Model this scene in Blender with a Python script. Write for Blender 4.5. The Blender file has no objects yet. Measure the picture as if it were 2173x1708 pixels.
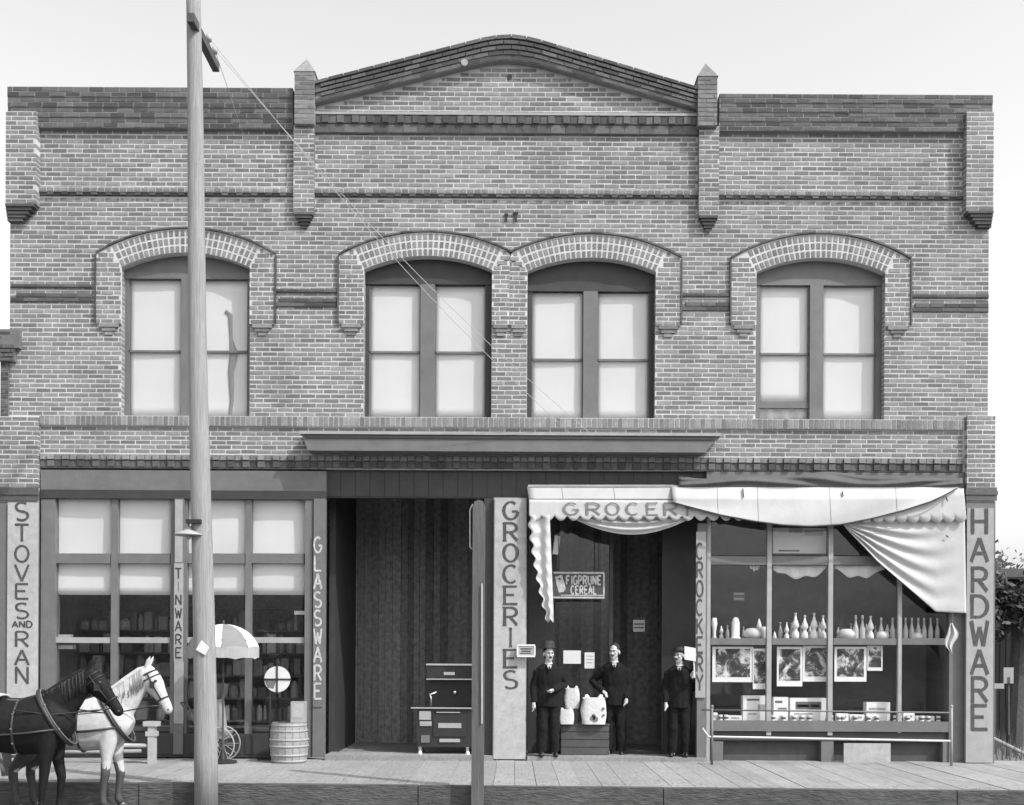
import bpy, math, random
from mathutils import Vector, Matrix
random.seed(7)
R = math.radians
scene = bpy.context.scene
COL = scene.collection

# ------------------------------------------------------------------ camera, sky, sun, exposure
DIST, FPX, CAM_H, ROLL = 18.0, 2376.0, 1.7, R(0.30)
HX, HY = 1086.0, 1388.0
cam = bpy.data.cameras.new('camera'); cam_o = bpy.data.objects.new('camera', cam); COL.objects.link(cam_o)
cam.sensor_width = 36.0; cam.lens = 36.0 * FPX / 2172.0
cam.shift_y = (HY - 854.0) / 2172.0; cam.clip_end = 3000
cam_o.matrix_world = Matrix.Translation((0, -DIST, CAM_H)) @ Matrix.Rotation(R(90), 4, 'X') @ Matrix.Rotation(ROLL, 4, 'Z')
scene.camera = cam_o

SUN_EL, SUN_AZ = R(47), R(54)           # elevation; angle to the right of the facade's normal
world = bpy.data.worlds.new('World'); scene.world = world; world.use_nodes = True
nt = world.node_tree; nt.nodes.clear()
sky = nt.nodes.new('ShaderNodeTexSky'); sky.sky_type = 'NISHITA'; sky.sun_disc = False
sky.sun_elevation = SUN_EL; sky.sun_rotation = R(180) - SUN_AZ
sky.air_density = 1.0; sky.dust_density = 3.0; sky.ozone_density = 1.0
bw = nt.nodes.new('ShaderNodeSeparateColor'); bg = nt.nodes.new('ShaderNodeBackground'); wo = nt.nodes.new('ShaderNodeOutputWorld')   # early plates record blue light only
bg.inputs['Strength'].default_value = 0.15
nt.links.new(sky.outputs[0], bw.inputs[0]); nt.links.new(bw.outputs['Blue'], bg.inputs['Color']); nt.links.new(bg.outputs[0], wo.inputs[0])
sun = bpy.data.lights.new('sun', 'SUN'); sun.energy = 2.0; sun.angle = R(1.0); sun.color = (1, 1, 1)
sun_o = bpy.data.objects.new('sun', sun); COL.objects.link(sun_o)
sdir = Vector((math.cos(SUN_EL) * math.sin(SUN_AZ), -math.cos(SUN_EL) * math.cos(SUN_AZ), math.sin(SUN_EL)))
sun_o.rotation_euler = sdir.to_track_quat('Z', 'Y').to_euler()
scene.view_settings.view_transform = 'Standard'; scene.view_settings.look = 'None'
scene.view_settings.exposure = 0.95; scene.view_settings.gamma = 1.0; scene.view_settings.use_curve_mapping = False

# ------------------------------------------------------------------ pixel (2172 px wide view) -> world at a depth d in front of the wall
CR, SR = math.cos(ROLL), math.sin(ROLL)
def P(px, py, d=0.0):
    s = FPX / (DIST - d); u, v = px - HX, HY - py
    return Vector(((u * CR - v * SR) / s, -d, CAM_H + (u * SR + v * CR) / s))
def X(px, py=700, d=0.0): return P(px, py, d).x
def Z(py, px=1086, d=0.0): return P(px, py, d).z

# ------------------------------------------------------------------ materials (a black and white world)
def mat(name, g, rough=0.8, noise=0.0, scale=6.0, bump=0.0, bscale=None, metal=0.0, spread=0.0, spec=0.5, stretch=(1, 1, 1), stain=0.0, sheen=0.0):
    m = bpy.data.materials.new(name); m.use_nodes = True; n = m.node_tree.nodes; l = m.node_tree.links
    b = n['Principled BSDF']; b.inputs['Roughness'].default_value = rough; b.inputs['Metallic'].default_value = metal
    b.inputs['Specular IOR Level'].default_value = spec
    if sheen: b.inputs['Sheen Weight'].default_value = sheen
    b.inputs['Base Color'].default_value = (g, g, g, 1)
    val = None
    def math_(op, a, c):
        q = n.new('ShaderNodeMath'); q.operation = op
        for i, v in enumerate((a, c)):
            if isinstance(v, (int, float)): q.inputs[i].default_value = v
            else: l.new(v, q.inputs[i])
        return q.outputs[0]
    if noise or bump or stain:
        tc = n.new('ShaderNodeTexCoord'); mp = n.new('ShaderNodeMapping'); mp.inputs['Scale'].default_value = stretch
        l.new(tc.outputs['Object'], mp.inputs['Vector'])
    val = g
    if spread:
        geo = n.new('ShaderNodeNewGeometry'); oi = n.new('ShaderNodeObjectInfo')
        r = math_('FRACT', math_('ADD', geo.outputs['Random Per Island'], oi.outputs['Random']), 0)
        val = math_('MULTIPLY', val, math_('ADD', math_('MULTIPLY', r, 2 * spread), 1 - spread))
    if noise:
        t = n.new('ShaderNodeTexNoise'); t.inputs['Scale'].default_value = scale; t.inputs['Detail'].default_value = 6
        l.new(mp.outputs[0], t.inputs['Vector'])
        val = math_('MULTIPLY', val, math_('ADD', math_('MULTIPLY', t.outputs['Fac'], 2 * noise), 1 - noise))
    if stain:
        t2 = n.new('ShaderNodeTexNoise'); t2.inputs['Scale'].default_value = 0.9; t2.inputs['Detail'].default_value = 5; t2.inputs['Roughness'].default_value = 0.65
        mp2 = n.new('ShaderNodeMapping'); mp2.inputs['Scale'].default_value = (1.3, 1.3, .55); l.new(tc.outputs['Object'], mp2.inputs['Vector']); l.new(mp2.outputs[0], t2.inputs['Vector'])
        val = math_('MULTIPLY', val, math_('ADD', math_('MULTIPLY', t2.outputs['Fac'], 2 * stain), 1 - stain))
    if val is not g:
        c = n.new('ShaderNodeCombineColor')
        for i in range(3): l.new(val, c.inputs[i])
        l.new(c.outputs[0], b.inputs['Base Color'])
    if bump:
        t3 = n.new('ShaderNodeTexNoise'); t3.inputs['Scale'].default_value = bscale or scale * 4; t3.inputs['Detail'].default_value = 5
        l.new(mp.outputs[0], t3.inputs['Vector'])
        bp = n.new('ShaderNodeBump'); bp.inputs['Strength'].default_value = bump; bp.inputs['Distance'].default_value = 0.02
        l.new(t3.outputs['Fac'], bp.inputs['Height']); l.new(bp.outputs[0], b.inputs['Normal'])
    return m
def glass_mat(name):
    m = bpy.data.materials.new(name); m.use_nodes = True; n = m.node_tree.nodes; l = m.node_tree.links; n.clear()
    o = n.new('ShaderNodeOutputMaterial'); mx = n.new('ShaderNodeMixShader'); t = n.new('ShaderNodeBsdfTransparent'); gl = n.new('ShaderNodeBsdfGlossy')
    t.inputs[0].default_value = (.97, .97, .97, 1); gl.inputs['Roughness'].default_value = 0.03
    lw = n.new('ShaderNodeLayerWeight'); lw.inputs[0].default_value = 0.5
    pw = n.new('ShaderNodeMath'); pw.operation = 'POWER'; pw.inputs[1].default_value = 4.0; l.new(lw.outputs['Facing'], pw.inputs[0])
    f = n.new('ShaderNodeMath'); f.operation = 'MULTIPLY_ADD'; f.inputs[1].default_value = 0.7; f.inputs[2].default_value = 0.03; l.new(pw.outputs[0], f.inputs[0])
    tc = n.new('ShaderNodeTexCoord'); ns = n.new('ShaderNodeTexNoise'); ns.inputs['Scale'].default_value = 1.6
    bp = n.new('ShaderNodeBump'); bp.inputs['Strength'].default_value = 0.08; bp.inputs['Distance'].default_value = 0.05
    l.new(tc.outputs['Object'], ns.inputs['Vector']); l.new(ns.outputs['Fac'], bp.inputs['Height']); l.new(bp.outputs[0], gl.inputs['Normal'])
    l.new(f.outputs[0], mx.inputs[0]); l.new(t.outputs[0], mx.inputs[1]); l.new(gl.outputs[0], mx.inputs[2]); l.new(mx.outputs[0], o.inputs[0])
    return m
M = dict(
    mortar=mat('pale_lime_mortar', 0.50, 0.95, 0.12, 9, 0.35, 60, stain=0.42),
    brick=mat('fired_brick', 0.19, 0.85, 0.34, 14, 0.5, 70, spread=0.30, stain=0.46),
    dmortar=mat('dark_mortar', 0.14, 0.95, 0.3, 9, 0.3, 60, stain=0.3),
    pmortar=mat('grey_mortar', 0.20, 0.95, 0.3, 9, 0.3, 60, stain=0.4),
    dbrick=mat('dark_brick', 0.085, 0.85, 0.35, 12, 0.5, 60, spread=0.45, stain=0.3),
    paint=mat('grey_paint', 0.13, 0.6, 0.25, 5, 0.15, 40, stain=0.2),
    lpaint=mat('light_grey_paint', 0.30, 0.65, 0.25, 6, 0.15, 40, stain=0.2),
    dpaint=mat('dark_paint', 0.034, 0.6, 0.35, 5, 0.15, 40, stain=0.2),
    interior=mat('dark_interior', 0.19, 0.9, 0.85, 11, 0.4, 30, spread=.45),
    white=mat('white_paint', 0.37, 0.85, 0.30, 9, 0.25, 40, stain=0.46),
    post=mat('faded_post_paint', 0.30, 0.75, 0.25, 7, 0.12, 30, stain=0.2),
    ink=mat('black_lettering', 0.06, 0.8, 0.75, 18),
    paleink=mat('white_lettering', 0.42, 0.8, 0.6, 18),
    blind=mat('white_window_blind', 0.66, 0.9, 0.05, 3, 0.1, 4),
    glass=glass_mat('window_glass'),
    canvas=mat('white_canvas', 0.45, 0.95, 0.10, 5, 0.10, 22, stain=0.24),
    roller=mat('grey_canvas', 0.09, 0.95, 0.25, 5, 0.35, 14, stain=0.2),
    pole=mat('weathered_pole_wood', 0.30, 0.9, 0.5, 5, 0.8, 16, stretch=(14, 14, 0.35), stain=0.12),
    wood=mat('grey_weathered_wood', 0.26, 0.9, 0.35, 5, 0.4, 16, stain=0.2),
    dwood=mat('dark_wood', 0.07, 0.85, 0.4, 6, 0.4, 16, stain=0.2),
    kerb=mat('dark_kerb_timber', 0.08, 0.95, 0.8, 7, 1.0, 16, stretch=(0.8, 3, 3), stain=0.5),
    walk=mat('worn_sidewalk_boards', 0.255, 0.95, 0.38, 5, 0.4, 35, spread=0.10, stain=0.30, stretch=(6, .6, 6)),
    dirt=mat('street_dirt', 0.12, 1.0, 0.5, 2.2, 1.0, 9, stain=0.35),
    iron=mat('black_iron', 0.03, 0.5, 0.3, 8, metal=0.3),
    nickel=mat('nickel_trim', 0.75, 0.25, 0.1, 8, metal=0.9),
    pipe=mat('pale_pipe', 0.48, 0.5, 0.2, 8, metal=0.2),
    paper=mat('white_paper', 0.60, 0.9, 0.08, 12),
    print_=mat('grey_print', 0.14, 0.9, 0.5, 22),
    card=mat('grey_card', 0.36, 0.9, 0.25, 12),
    bottle=mat('pale_bottle', 0.80, 0.2, 0.2, 8),
    bottled=mat('grey_bottle', 0.5, 0.2, 0.2, 8),
    skin=mat('skin', 0.46, 0.6, 0.10, 12),
    hair=mat('dark_hair', 0.02, 0.6, 0.3, 40, 0.6, 120),
    suit=mat('dark_wool_suit', 0.011, 0.95, 0.5, 14, 0.15, 60, spec=.2),
    shirt=mat('white_shirt', 0.7, 0.9, 0.05, 9),
    shoe=mat('black_leather', 0.015, 0.35, 0.2, 9),
    dhorse=mat('dark_horse_coat', 0.007, 0.7, 0.8, 11, 0.3, 80, spec=.25, stain=0.3),
    whorse=mat('white_horse_coat', 0.48, 0.85, 0.28, 16, 0.3, 90, stain=0.25),
    leather=mat('harness_leather', 0.025, 0.5, 0.3, 10),
    buckle=mat('pale_harness', 0.10, 0.6, 0.4, 14),
    leg_shade_coat=mat('grey_leg_and_shade', 0.05, 0.8, 0.5, 9),  # dark lower legs, also the shade coloured onto the hind legs
    fade=mat('faded_lettering', 0.17, 0.9, 0.5, 20),
    dark_post=mat('dark_post_wood', 0.095, 0.85, 0.4, 6, 0.4, 16, stretch=(6, 6, .5), stain=0.3),
    fade_seam=mat('canvas_seam', 0.34, 0.95, 0.2, 12),
    hoof=mat('hoof', 0.05, 0.6, 0.3, 10),
    leaf=mat('leaf', 0.055, 0.7, 0.4, 3, spread=0.6),
    bark=mat('bark', 0.07, 0.95, 0.4, 8, 0.6, 20),
    shed=mat('dark_shed_boards', 0.013, 0.9, 0.5, 5, 0.3, 20, spread=0.35),
    sack=mat('flour_sack', 0.55, 0.95, 0.10, 9, 0.4, 20),
    bright=mat('clean_white_paper', 0.82, 0.9, 0.05, 12),
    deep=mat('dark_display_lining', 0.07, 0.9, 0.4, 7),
    goods=mat('dim_stock', 0.20, 0.6, 0.4, 9, spread=0.9),
    grey=mat('umbrella_grey', 0.20, 0.9, 0.15, 9),
    wire=mat('pale_wire', 0.40, 0.6),
)

# ------------------------------------------------------------------ mesh builder
class MB:
    def __init__(s): s.v = []; s.f = []
    def add(s, vs, fs):
        o = len(s.v); s.v += [tuple(a) for a in vs]; s.f += [tuple(i + o for i in f) for f in fs]
    def box(s, x0, x1, y0, y1, z0, z1, back=True):
        fs = [(0, 1, 5, 4), (1, 2, 6, 5), (3, 0, 4, 7), (4, 5, 6, 7), (3, 2, 1, 0)]
        if back: fs.append((2, 3, 7, 6))
        s.add([(x0, y0, z0), (x1, y0, z0), (x1, y1, z0), (x0, y1, z0), (x0, y0, z1), (x1, y0, z1), (x1, y1, z1), (x0, y1, z1)], fs); return s
    def pbox(s, px0, px1, py0, py1, d, t):          # front face fills these photo pixels at depth d, thickness t going back
        c = ((px0 + px1) / 2, (py0 + py1) / 2)
        return s.box(X(px0, c[1], d), X(px1, c[1], d), -d, -d + t, Z(py1, c[0], d), Z(py0, c[0], d))
    def prism(s, poly, y0, y1):                      # poly of (x, z), counter-clockwise seen from the street; y0 front, y1 back
        n = len(poly)
        s.add([(x, y0, z) for x, z in poly] + [(x, y1, z) for x, z in poly],
              [tuple(range(n)), tuple(range(2 * n - 1, n - 1, -1))] + [(i, i + n, (i + 1) % n + n, (i + 1) % n) for i in range(n)]); return s
    def tube(s, pts, rads, seg=10, flat=(1, 1), cap=True):
        pts = [Vector(p) for p in pts]; n = len(pts)
        if isinstance(rads, (int, float)): rads = [rads] * n
        T = [(pts[min(i + 1, n - 1)] - pts[max(i - 1, 0)]).normalized() for i in range(n)]
        up = Vector((0, 1, 0)) if abs(T[0].y) < 0.9 else Vector((1, 0, 0))
        vs, fs = [], []
        for i in range(n):
            a = T[i].cross(up).normalized(); b = a.cross(T[i]).normalized()
            r = rads[i]; ra, rb = (r if isinstance(r, tuple) else (r * flat[0], r * flat[1]))
            for k in range(seg):
                t = 2 * math.pi * k / seg; vs.append(pts[i] + a * (ra * math.cos(t)) + b * (rb * math.sin(t)))
        for i in range(n - 1):
            for k in range(seg): fs.append((i * seg + k, i * seg + (k + 1) % seg, (i + 1) * seg + (k + 1) % seg, (i + 1) * seg + k))
        if cap: fs += [tuple(range(seg - 1, -1, -1)), tuple((n - 1) * seg + k for k in range(seg))]
        s.add(vs, fs); return s
    def lathe(s, c, prof, seg=14):                   # prof of (radius, z)
        s.tube([(c[0], c[1], c[2] + z) for r, z in prof], [max(r, 0.0005) for r, z in prof], seg); return s
    def ball(s, c, rx, ry, rz, n=8, m=12):
        vs = [(c[0] + rx * math.sin(math.pi * i / n) * math.cos(2 * math.pi * k / m), c[1] + ry * math.sin(math.pi * i / n) * math.sin(2 * math.pi * k / m), c[2] + rz * math.cos(math.pi * i / n)) for i in range(1, n) for k in range(m)]
        t = len(vs); vs += [(c[0], c[1], c[2] + rz), (c[0], c[1], c[2] - rz)]
        fs = [((i + 1) * m + k, (i + 1) * m + (k + 1) % m, i * m + (k + 1) % m, i * m + k) for i in range(n - 2) for k in range(m)]
        fs += [(t, k, (k + 1) % m) for k in range(m)] + [(t + 1, (n - 2) * m + (k + 1) % m, (n - 2) * m + k) for k in range(m)]
        s.add(vs, fs); return s
    def grid(s, fn, nu, nv, thick=0.0):              # fn(u, v) -> point ; a sheet, doubled if thick
        vs = [Vector(fn(i / nu, j / nv)) for j in range(nv + 1) for i in range(nu + 1)]; w = nu + 1
        q = [(j * w + i, j * w + i + 1, (j + 1) * w + i + 1, (j + 1) * w + i) for j in range(nv) for i in range(nu)]
        if not thick: s.add(vs, q); return s
        n = len(vs); vs2 = vs + [p + Vector((0, thick, 0)) for p in vs]
        rim = [i for i in range(w)] + [j * w + nu for j in range(1, nv + 1)] + [nv * w + i for i in range(nu - 1, -1, -1)] + [j * w for j in range(nv - 1, 0, -1)]
        fs = q + [tuple(n + k for k in reversed(f)) for f in q] + [(rim[k], n + rim[k], n + rim[(k + 1) % len(rim)], rim[(k + 1) % len(rim)]) for k in range(len(rim))]
        s.add(vs2, fs); return s
    def mesh(s, name, org=(0, 0, 0), smooth=False):
        me = bpy.data.meshes.new(name); me.from_pydata([(v[0] - org[0], v[1] - org[1], v[2] - org[2]) for v in s.v], [], s.f); me.update()
        if smooth: me.polygons.foreach_set('use_smooth', [True] * len(me.polygons))
        return me
ORG = {}
def link(name, me, m, parent=None, loc=(0, 0, 0)):
    o = bpy.data.objects.new(name, me); COL.objects.link(o)
    if m is not None and (not me.materials): me.materials.append(m)
    o.location = loc
    if parent is not None: o.parent = parent
    return o
def build(mb, name, m, parent=None, org=None, smooth=False, kind=None):
    if parent is not None: org = ORG.get(parent.name, (0, 0, 0))
    elif org is None: org = (0, 0, 0)
    o = link(name, mb.mesh(name, org, smooth), m, parent, (0, 0, 0) if parent is not None else org)
    ORG[o.name] = tuple(org)
    if kind: o['kind'] = kind
    return o
def thing(name, loc, label, cat, group=None, rz=0):
    o = bpy.data.objects.new(name, None); COL.objects.link(o); o.location = loc; o.rotation_euler = (0, 0, rz); o.empty_display_size = .2
    ORG[o.name] = tuple(loc); return tag(o, label, cat, group)
def tag(o, label, cat, group=None):
    o['label'] = label; o['category'] = cat
    if group: o['group'] = group
    return o
def remeshed(mb, name, vox, smooth=4, org=(0, 0, 0)):
    me = mb.mesh('tmp', org); o = bpy.data.objects.new('tmp', me); COL.objects.link(o)
    r = o.modifiers.new('r', 'REMESH'); r.mode = 'VOXEL'; r.voxel_size = vox
    if smooth: q = o.modifiers.new('s', 'SMOOTH'); q.factor = 0.5; q.iterations = smooth
    dg = bpy.context.evaluated_depsgraph_get(); out = bpy.data.meshes.new_from_object(o.evaluated_get(dg)); out.name = name
    bpy.data.objects.remove(o); out.polygons.foreach_set('use_smooth', [True] * len(out.polygons)); return out

# ------------------------------------------------------------------ lettering: strokes with broad stems, thin bars and optional serifs
def arc(cx, cz, rx, rz, a0, a1, n=14): return [(cx + rx * math.cos(R(a0 + (a1 - a0) * i / n)), cz + rz * math.sin(R(a0 + (a1 - a0) * i / n))) for i in range(n + 1)]
GLYPH = {
 'A': [[(0, 0), (.5, 1)], [(.5, 1), (1, 0)], [(.2, .36), (.8, .36)]],
 'C': [arc(.52, .5, .5, .5, 50, 310)],
 'D': [[(.05, 0), (.05, 1)], [(.05, 1), (.4, 1)] + arc(.4, .5, .58, .5, 90, -90) + [(.05, 0)]],
 'E': [[(.08, 0), (.08, 1)], [(.08, 1), (.95, 1)], [(.08, .52), (.75, .52)], [(.08, 0), (.98, 0)]],
 'F': [[(.08, 0), (.08, 1)], [(.08, 1), (.95, 1)], [(.08, .52), (.75, .52)]],
 'G': [arc(.52, .5, .5, .5, 50, 355), [(.6, .46), (1.02, .46)]],
 'H': [[(.08, 0), (.08, 1)], [(.92, 0), (.92, 1)], [(.08, .5), (.92, .5)]],
 'I': [[(.5, 0), (.5, 1)]],
 'K': [[(.08, 0), (.08, 1)], [(.92, 1), (.1, .42)], [(.38, .6), (.96, 0)]],
 'L': [[(.1, 0), (.1, 1)], [(.1, 0), (.95, 0)]],
 'N': [[(.08, 0), (.08, 1)], [(.08, 1), (.92, 0)], [(.92, 0), (.92, 1)]],
 'O': [arc(.5, .5, .48, .5, 90, 450, 22)],
 'P': [[(.08, 0), (.08, 1)], [(.08, 1), (.5, 1)] + arc(.5, .74, .42, .26, 90, -90) + [(.08, .48)]],
 'R': [[(.08, 0), (.08, 1)], [(.08, 1), (.5, 1)] + arc(.5, .74, .42, .26, 90, -90) + [(.08, .48)], [(.45, .48), (.97, 0)]],
 'S': [arc(.5, .75, .42, .25, 40, 270) + arc(.5, .25, .44, .25, 90, -145)],
 'T': [[(.5, 0), (.5, 1)], [(0, 1), (1, 1)]],
 'U': [[(.08, 1), (.08, .35)] + arc(.5, .35, .42, .35, 180, 360) + [(.92, 1)]],
 'V': [[(0, 1), (.5, 0)], [(.5, 0), (1, 1)]],
 'W': [[(0, 1), (.26, 0)], [(.26, 0), (.5, .75)], [(.5, .75), (.74, 0)], [(.74, 0), (1, 1)]],
 'Y': [[(0, 1), (.5, .48)], [(1, 1), (.5, .48)], [(.5, .48), (.5, 0)]],
}
def glyph(mb, ch, fn, wx, wz, serif=0.0, th=0.004):
    """fn(u, v, lift) -> world point; strokes are thin solid ribbons, each a hair prouder than the one before"""
    k = 0
    for st in GLYPH[ch]:
        sts = [st]
        if serif:
            for a, b in ((st[0], st[1]), (st[-1], st[-2])):
                if abs(a[0] - b[0]) < 0.12 and a[1] in (0, 1): sts.append([(a[0] - serif, a[1]), (a[0] + serif, a[1])])
        for s in sts:
            lift = th + k * 0.0006; k += 1; L, Rr = [], []
            for i, p in enumerate(s):
                q0, q1 = s[max(i - 1, 0)], s[min(i + 1, len(s) - 1)]
                t = Vector((q1[0] - q0[0], q1[1] - q0[1])).normalized(); nx, nz = -t.y, t.x
                hw = math.hypot(wx * nx, wz * nz)
                hw *= 1 + random.uniform(-.14, .14)
                L.append((p[0] + nx * hw, p[1] + nz * hw)); Rr.append((p[0] - nx * hw, p[1] - nz * hw))
            n = len(s)
            vs = [fn(u, v, lift) for u, v in L] + [fn(u, v, lift) for u, v in Rr] + [fn(u, v, 0.0) for u, v in L] + [fn(u, v, 0.0) for u, v in Rr]
            fs = []
            for i in range(n - 1):
                fs += [(i, n + i, n + i + 1, i + 1), (2 * n + i, i, i + 1, 2 * n + i + 1), (n + i, 3 * n + i, 3 * n + i + 1, n + i + 1)]
            mb.add(vs, fs)
def put(mb, ch, px0, px1, py0, py1, d, wx=.1, wz=.07, serif=0.0, th=0.004):
    def fn(u, v, lift):
        p = P(px0 + (px1 - px0) * u, py1 + (py0 - py1) * v, d); return (p.x, p.y - lift, p.z)
    glyph(mb, ch, fn, wx, wz, serif, th)

# ================================================================== SETTING
WALK_D, STREET = 3.4, -0.30
def kerb_y(x): return -(3.62 + .030 * x)             # the kerb runs slightly askew to the store front
g = MB(); g.box(-400, 400, -90, 600, STREET - 2, STREET)
o = build(g, 'street', M['dirt']); o['kind'] = 'structure'
g = MB()
for (x0, x1, yb) in ((-40, 7.7, 9), (7.7, 40, .4)):
    g.add([(x0, kerb_y(x0) + .05, STREET - .5), (x1, kerb_y(x1) + .05, STREET - .5), (x1, yb, STREET - .5), (x0, yb, STREET - .5), (x0, kerb_y(x0) + .05, -.05), (x1, kerb_y(x1) + .05, -.05), (x1, yb, -.05), (x0, yb, -.05)], [(0, 1, 5, 4), (1, 2, 6, 5), (2, 3, 7, 6), (3, 0, 4, 7), (4, 5, 6, 7), (3, 2, 1, 0)])
sw = build(g, 'sidewalk', M['dmortar']); sw['kind'] = 'structure'
xs = -12.0
while xs < 12.5:
    w = random.uniform(.27, .31); z = random.uniform(-.006, .003); e = random.uniform(-.008, .008); q = MB()
    x1 = xs + w - random.uniform(.003, .007); y0, y1 = kerb_y(xs) + .135 + e, kerb_y(x1) + .135 + e
    q.add([(xs, y0, -.05), (x1, y1, -.05), (x1, .34, -.05), (xs, .34, -.05), (xs, y0, z), (x1, y1, z), (x1, .34, z), (xs, .34, z)], [(0, 1, 5, 4), (1, 2, 6, 5), (3, 0, 4, 7), (4, 5, 6, 7)])
    build(q, 'plank', M['walk'], sw); xs += w
xs = -14
while xs < 14:
    w = random.uniform(2.6, 3.8); k = MB(); x1 = xs + w - .012; e = random.uniform(-.01, .01); z = .002 + random.uniform(-.006, .006)
    y0, y1 = kerb_y(xs) + e, kerb_y(x1) + e
    k.add([(xs, y0, STREET - .1), (x1, y1, STREET - .1), (x1, y1 + .13, STREET - .1), (xs, y0 + .13, STREET - .1), (xs, y0, z), (x1, y1, z), (x1, y1 + .13, z), (xs, y0 + .13, z)], [(0, 1, 5, 4), (1, 2, 6, 5), (2, 3, 7, 6), (3, 0, 4, 7), (4, 5, 6, 7)])
    build(k, 'kerb_timber', M['kerb'], sw); xs += w
# loose straw, dirt and clods along the kerb
st_ = MB()
for i in range(420):
    x = random.uniform(-9, 9); y = kerb_y(x) + .1 + abs(random.gauss(0, .55)); a = random.uniform(0, 3.14); L_ = random.uniform(.02, .09); w_ = random.uniform(.002, .006)
    c_, s_ = math.cos(a), math.sin(a); z = .006
    if y < -.25: st_.add([(x - c_ * L_, y - s_ * L_, z), (x + s_ * w_, y - c_ * w_, z + .004), (x + c_ * L_, y + s_ * L_, z + .006), (x - s_ * w_, y + c_ * w_, z + .005)], [(0, 1, 2, 3)])
o = build(st_, 'straw_litter', M['dwood']); o['kind'] = 'stuff'
lt = MB()
for i in range(900):
    x = random.uniform(-9, 9); y = kerb_y(x) - abs(random.gauss(0, .35)) - .05; s = random.uniform(.006, .03)
    lt.ball((x, y, STREET + s * .3), s * random.uniform(1, 3), s, s * .6, 3, 5)
o = build(lt, 'dirt_clods', M['dirt']); o['kind'] = 'stuff'

# ================================================================== THE BRICK BUILDING
BLD = thing('brick_building', (0, 0, 0), 'two storey brick store building with a pointed centre gable and four arched upper windows', 'building')
XL, XR = X(22, 400), X(2098, 400)
Z_BOT = Z(997); Z_PAR0 = Z(279); Z_TOPL, Z_TOPR = Z(183, 300), Z(199, 1800)
PW = [(258, 530, 568, 537, 886), (772, 1043, 573, 544, 887), (1118, 1390, 577, 548, 889), (1603, 1876, 579, 548, 890)]
WIN = []
for (a, b, sp, cr, bo) in PW:
    cpx = (a + b) / 2; x0, x1 = X(a, 730), X(b, 730); zs, zc, zb = Z(sp, cpx), Z(cr, cpx), Z(bo, cpx)
    hw = (x1 - x0) / 2; rise = zc - zs; rad = (hw * hw + rise * rise) / (2 * rise)
    WIN.append(dict(cx=(x0 + x1) / 2, hw=hw, zs=zs, zc=zc, zb=zb, R=rad, zo=zc - rad, px=cpx))
HOOD = 0.375                                         # three rings of rowlock bricks
def arch_z(w, x): return w['zo'] + math.sqrt(max(w['R'] ** 2 - (x - w['cx']) ** 2, 0))
T_WALL = 0.38
# --- wall core of mortar with the arched openings
mb = MB(); xs = sorted([XL, XR] + [w['cx'] - w['hw'] for w in WIN] + [w['cx'] + w['hw'] for w in WIN])
ZW = Z_PAR0
for a, b in zip(xs[:-1], xs[1:]):
    w = next((q for q in WIN if abs((a + b) / 2 - q['cx']) < 0.05), None)
    if w is None: mb.box(a, b, 0, T_WALL, Z_BOT, ZW)
    else:
        mb.box(a, b, 0, T_WALL, Z_BOT, w['zb']); N = 14
        for i in range(N):
            p, q = a + (b - a) * i / N, a + (b - a) * (i + 1) / N
            mb.prism([(p, arch_z(w, p)), (q, arch_z(w, q)), (q, ZW), (p, ZW)], 0, T_WALL)
wall = build(mb, 'wall', M['mortar'], BLD)
# --- brick laying
CZ, LX, GX, GZ = 0.0742, 0.243, 0.019, 0.024
BR_MESH = MB().box(-(LX - GX) / 2, (LX - GX) / 2, -.005, .004, -(CZ - GZ) / 2, (CZ - GZ) / 2, back=False).mesh('brick'); BR_MESH.materials.append(M['brick'])
def minus(iv, a, b):
    out = []
    for p, q in iv:
        if b <= p or a >= q: out.append((p, q))
        else:
            if a - p > .02: out.append((p, a))
            if q - b > .02: out.append((b, q))
    return out
def lay(mb, z0, z1, spans, y, row0=0, single=None, proud=.005, cz=CZ, gz=GZ, lx=LX, deep=0.0):
    """courses of bricks from z0 up to z1; spans(zc) -> list of solid (x0, x1)"""
    n = max(1, round((z1 - z0) / cz)); c = (z1 - z0) / n
    for r in range(n):
        zc = z0 + c * (r + .5); off = (lx / 2 if (r + row0) % 2 else 0) + random.uniform(-.02, .02)
        for (a, b) in spans(zc):
            k = math.floor((a - off) / lx)
            while True:
                p, q = off + k * lx, off + (k + 1) * lx - GX; k += 1
                if p >= b: break
                p, q = max(p, a + .004), min(q, b - .004)
                if q - p < .03: continue
                full = q - p > lx - GX - .002
                jy, jz = random.uniform(-.003, .0025), random.uniform(-.002, .002)
                if single is not None and full and len(single) < 300 and abs(p + q) / 2 < 9 and random.random() < .75:
                    o = link('brick', BR_MESH, None, wall, ((p + q) / 2, y + jy, zc + jz)); single.append(o)
                else:
                    mb.box(p, q, y - proud + jy, y + (deep or .004), zc - (c - gz) / 2 + jz, zc + (c - gz) / 2 + jz, back=False)
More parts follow.
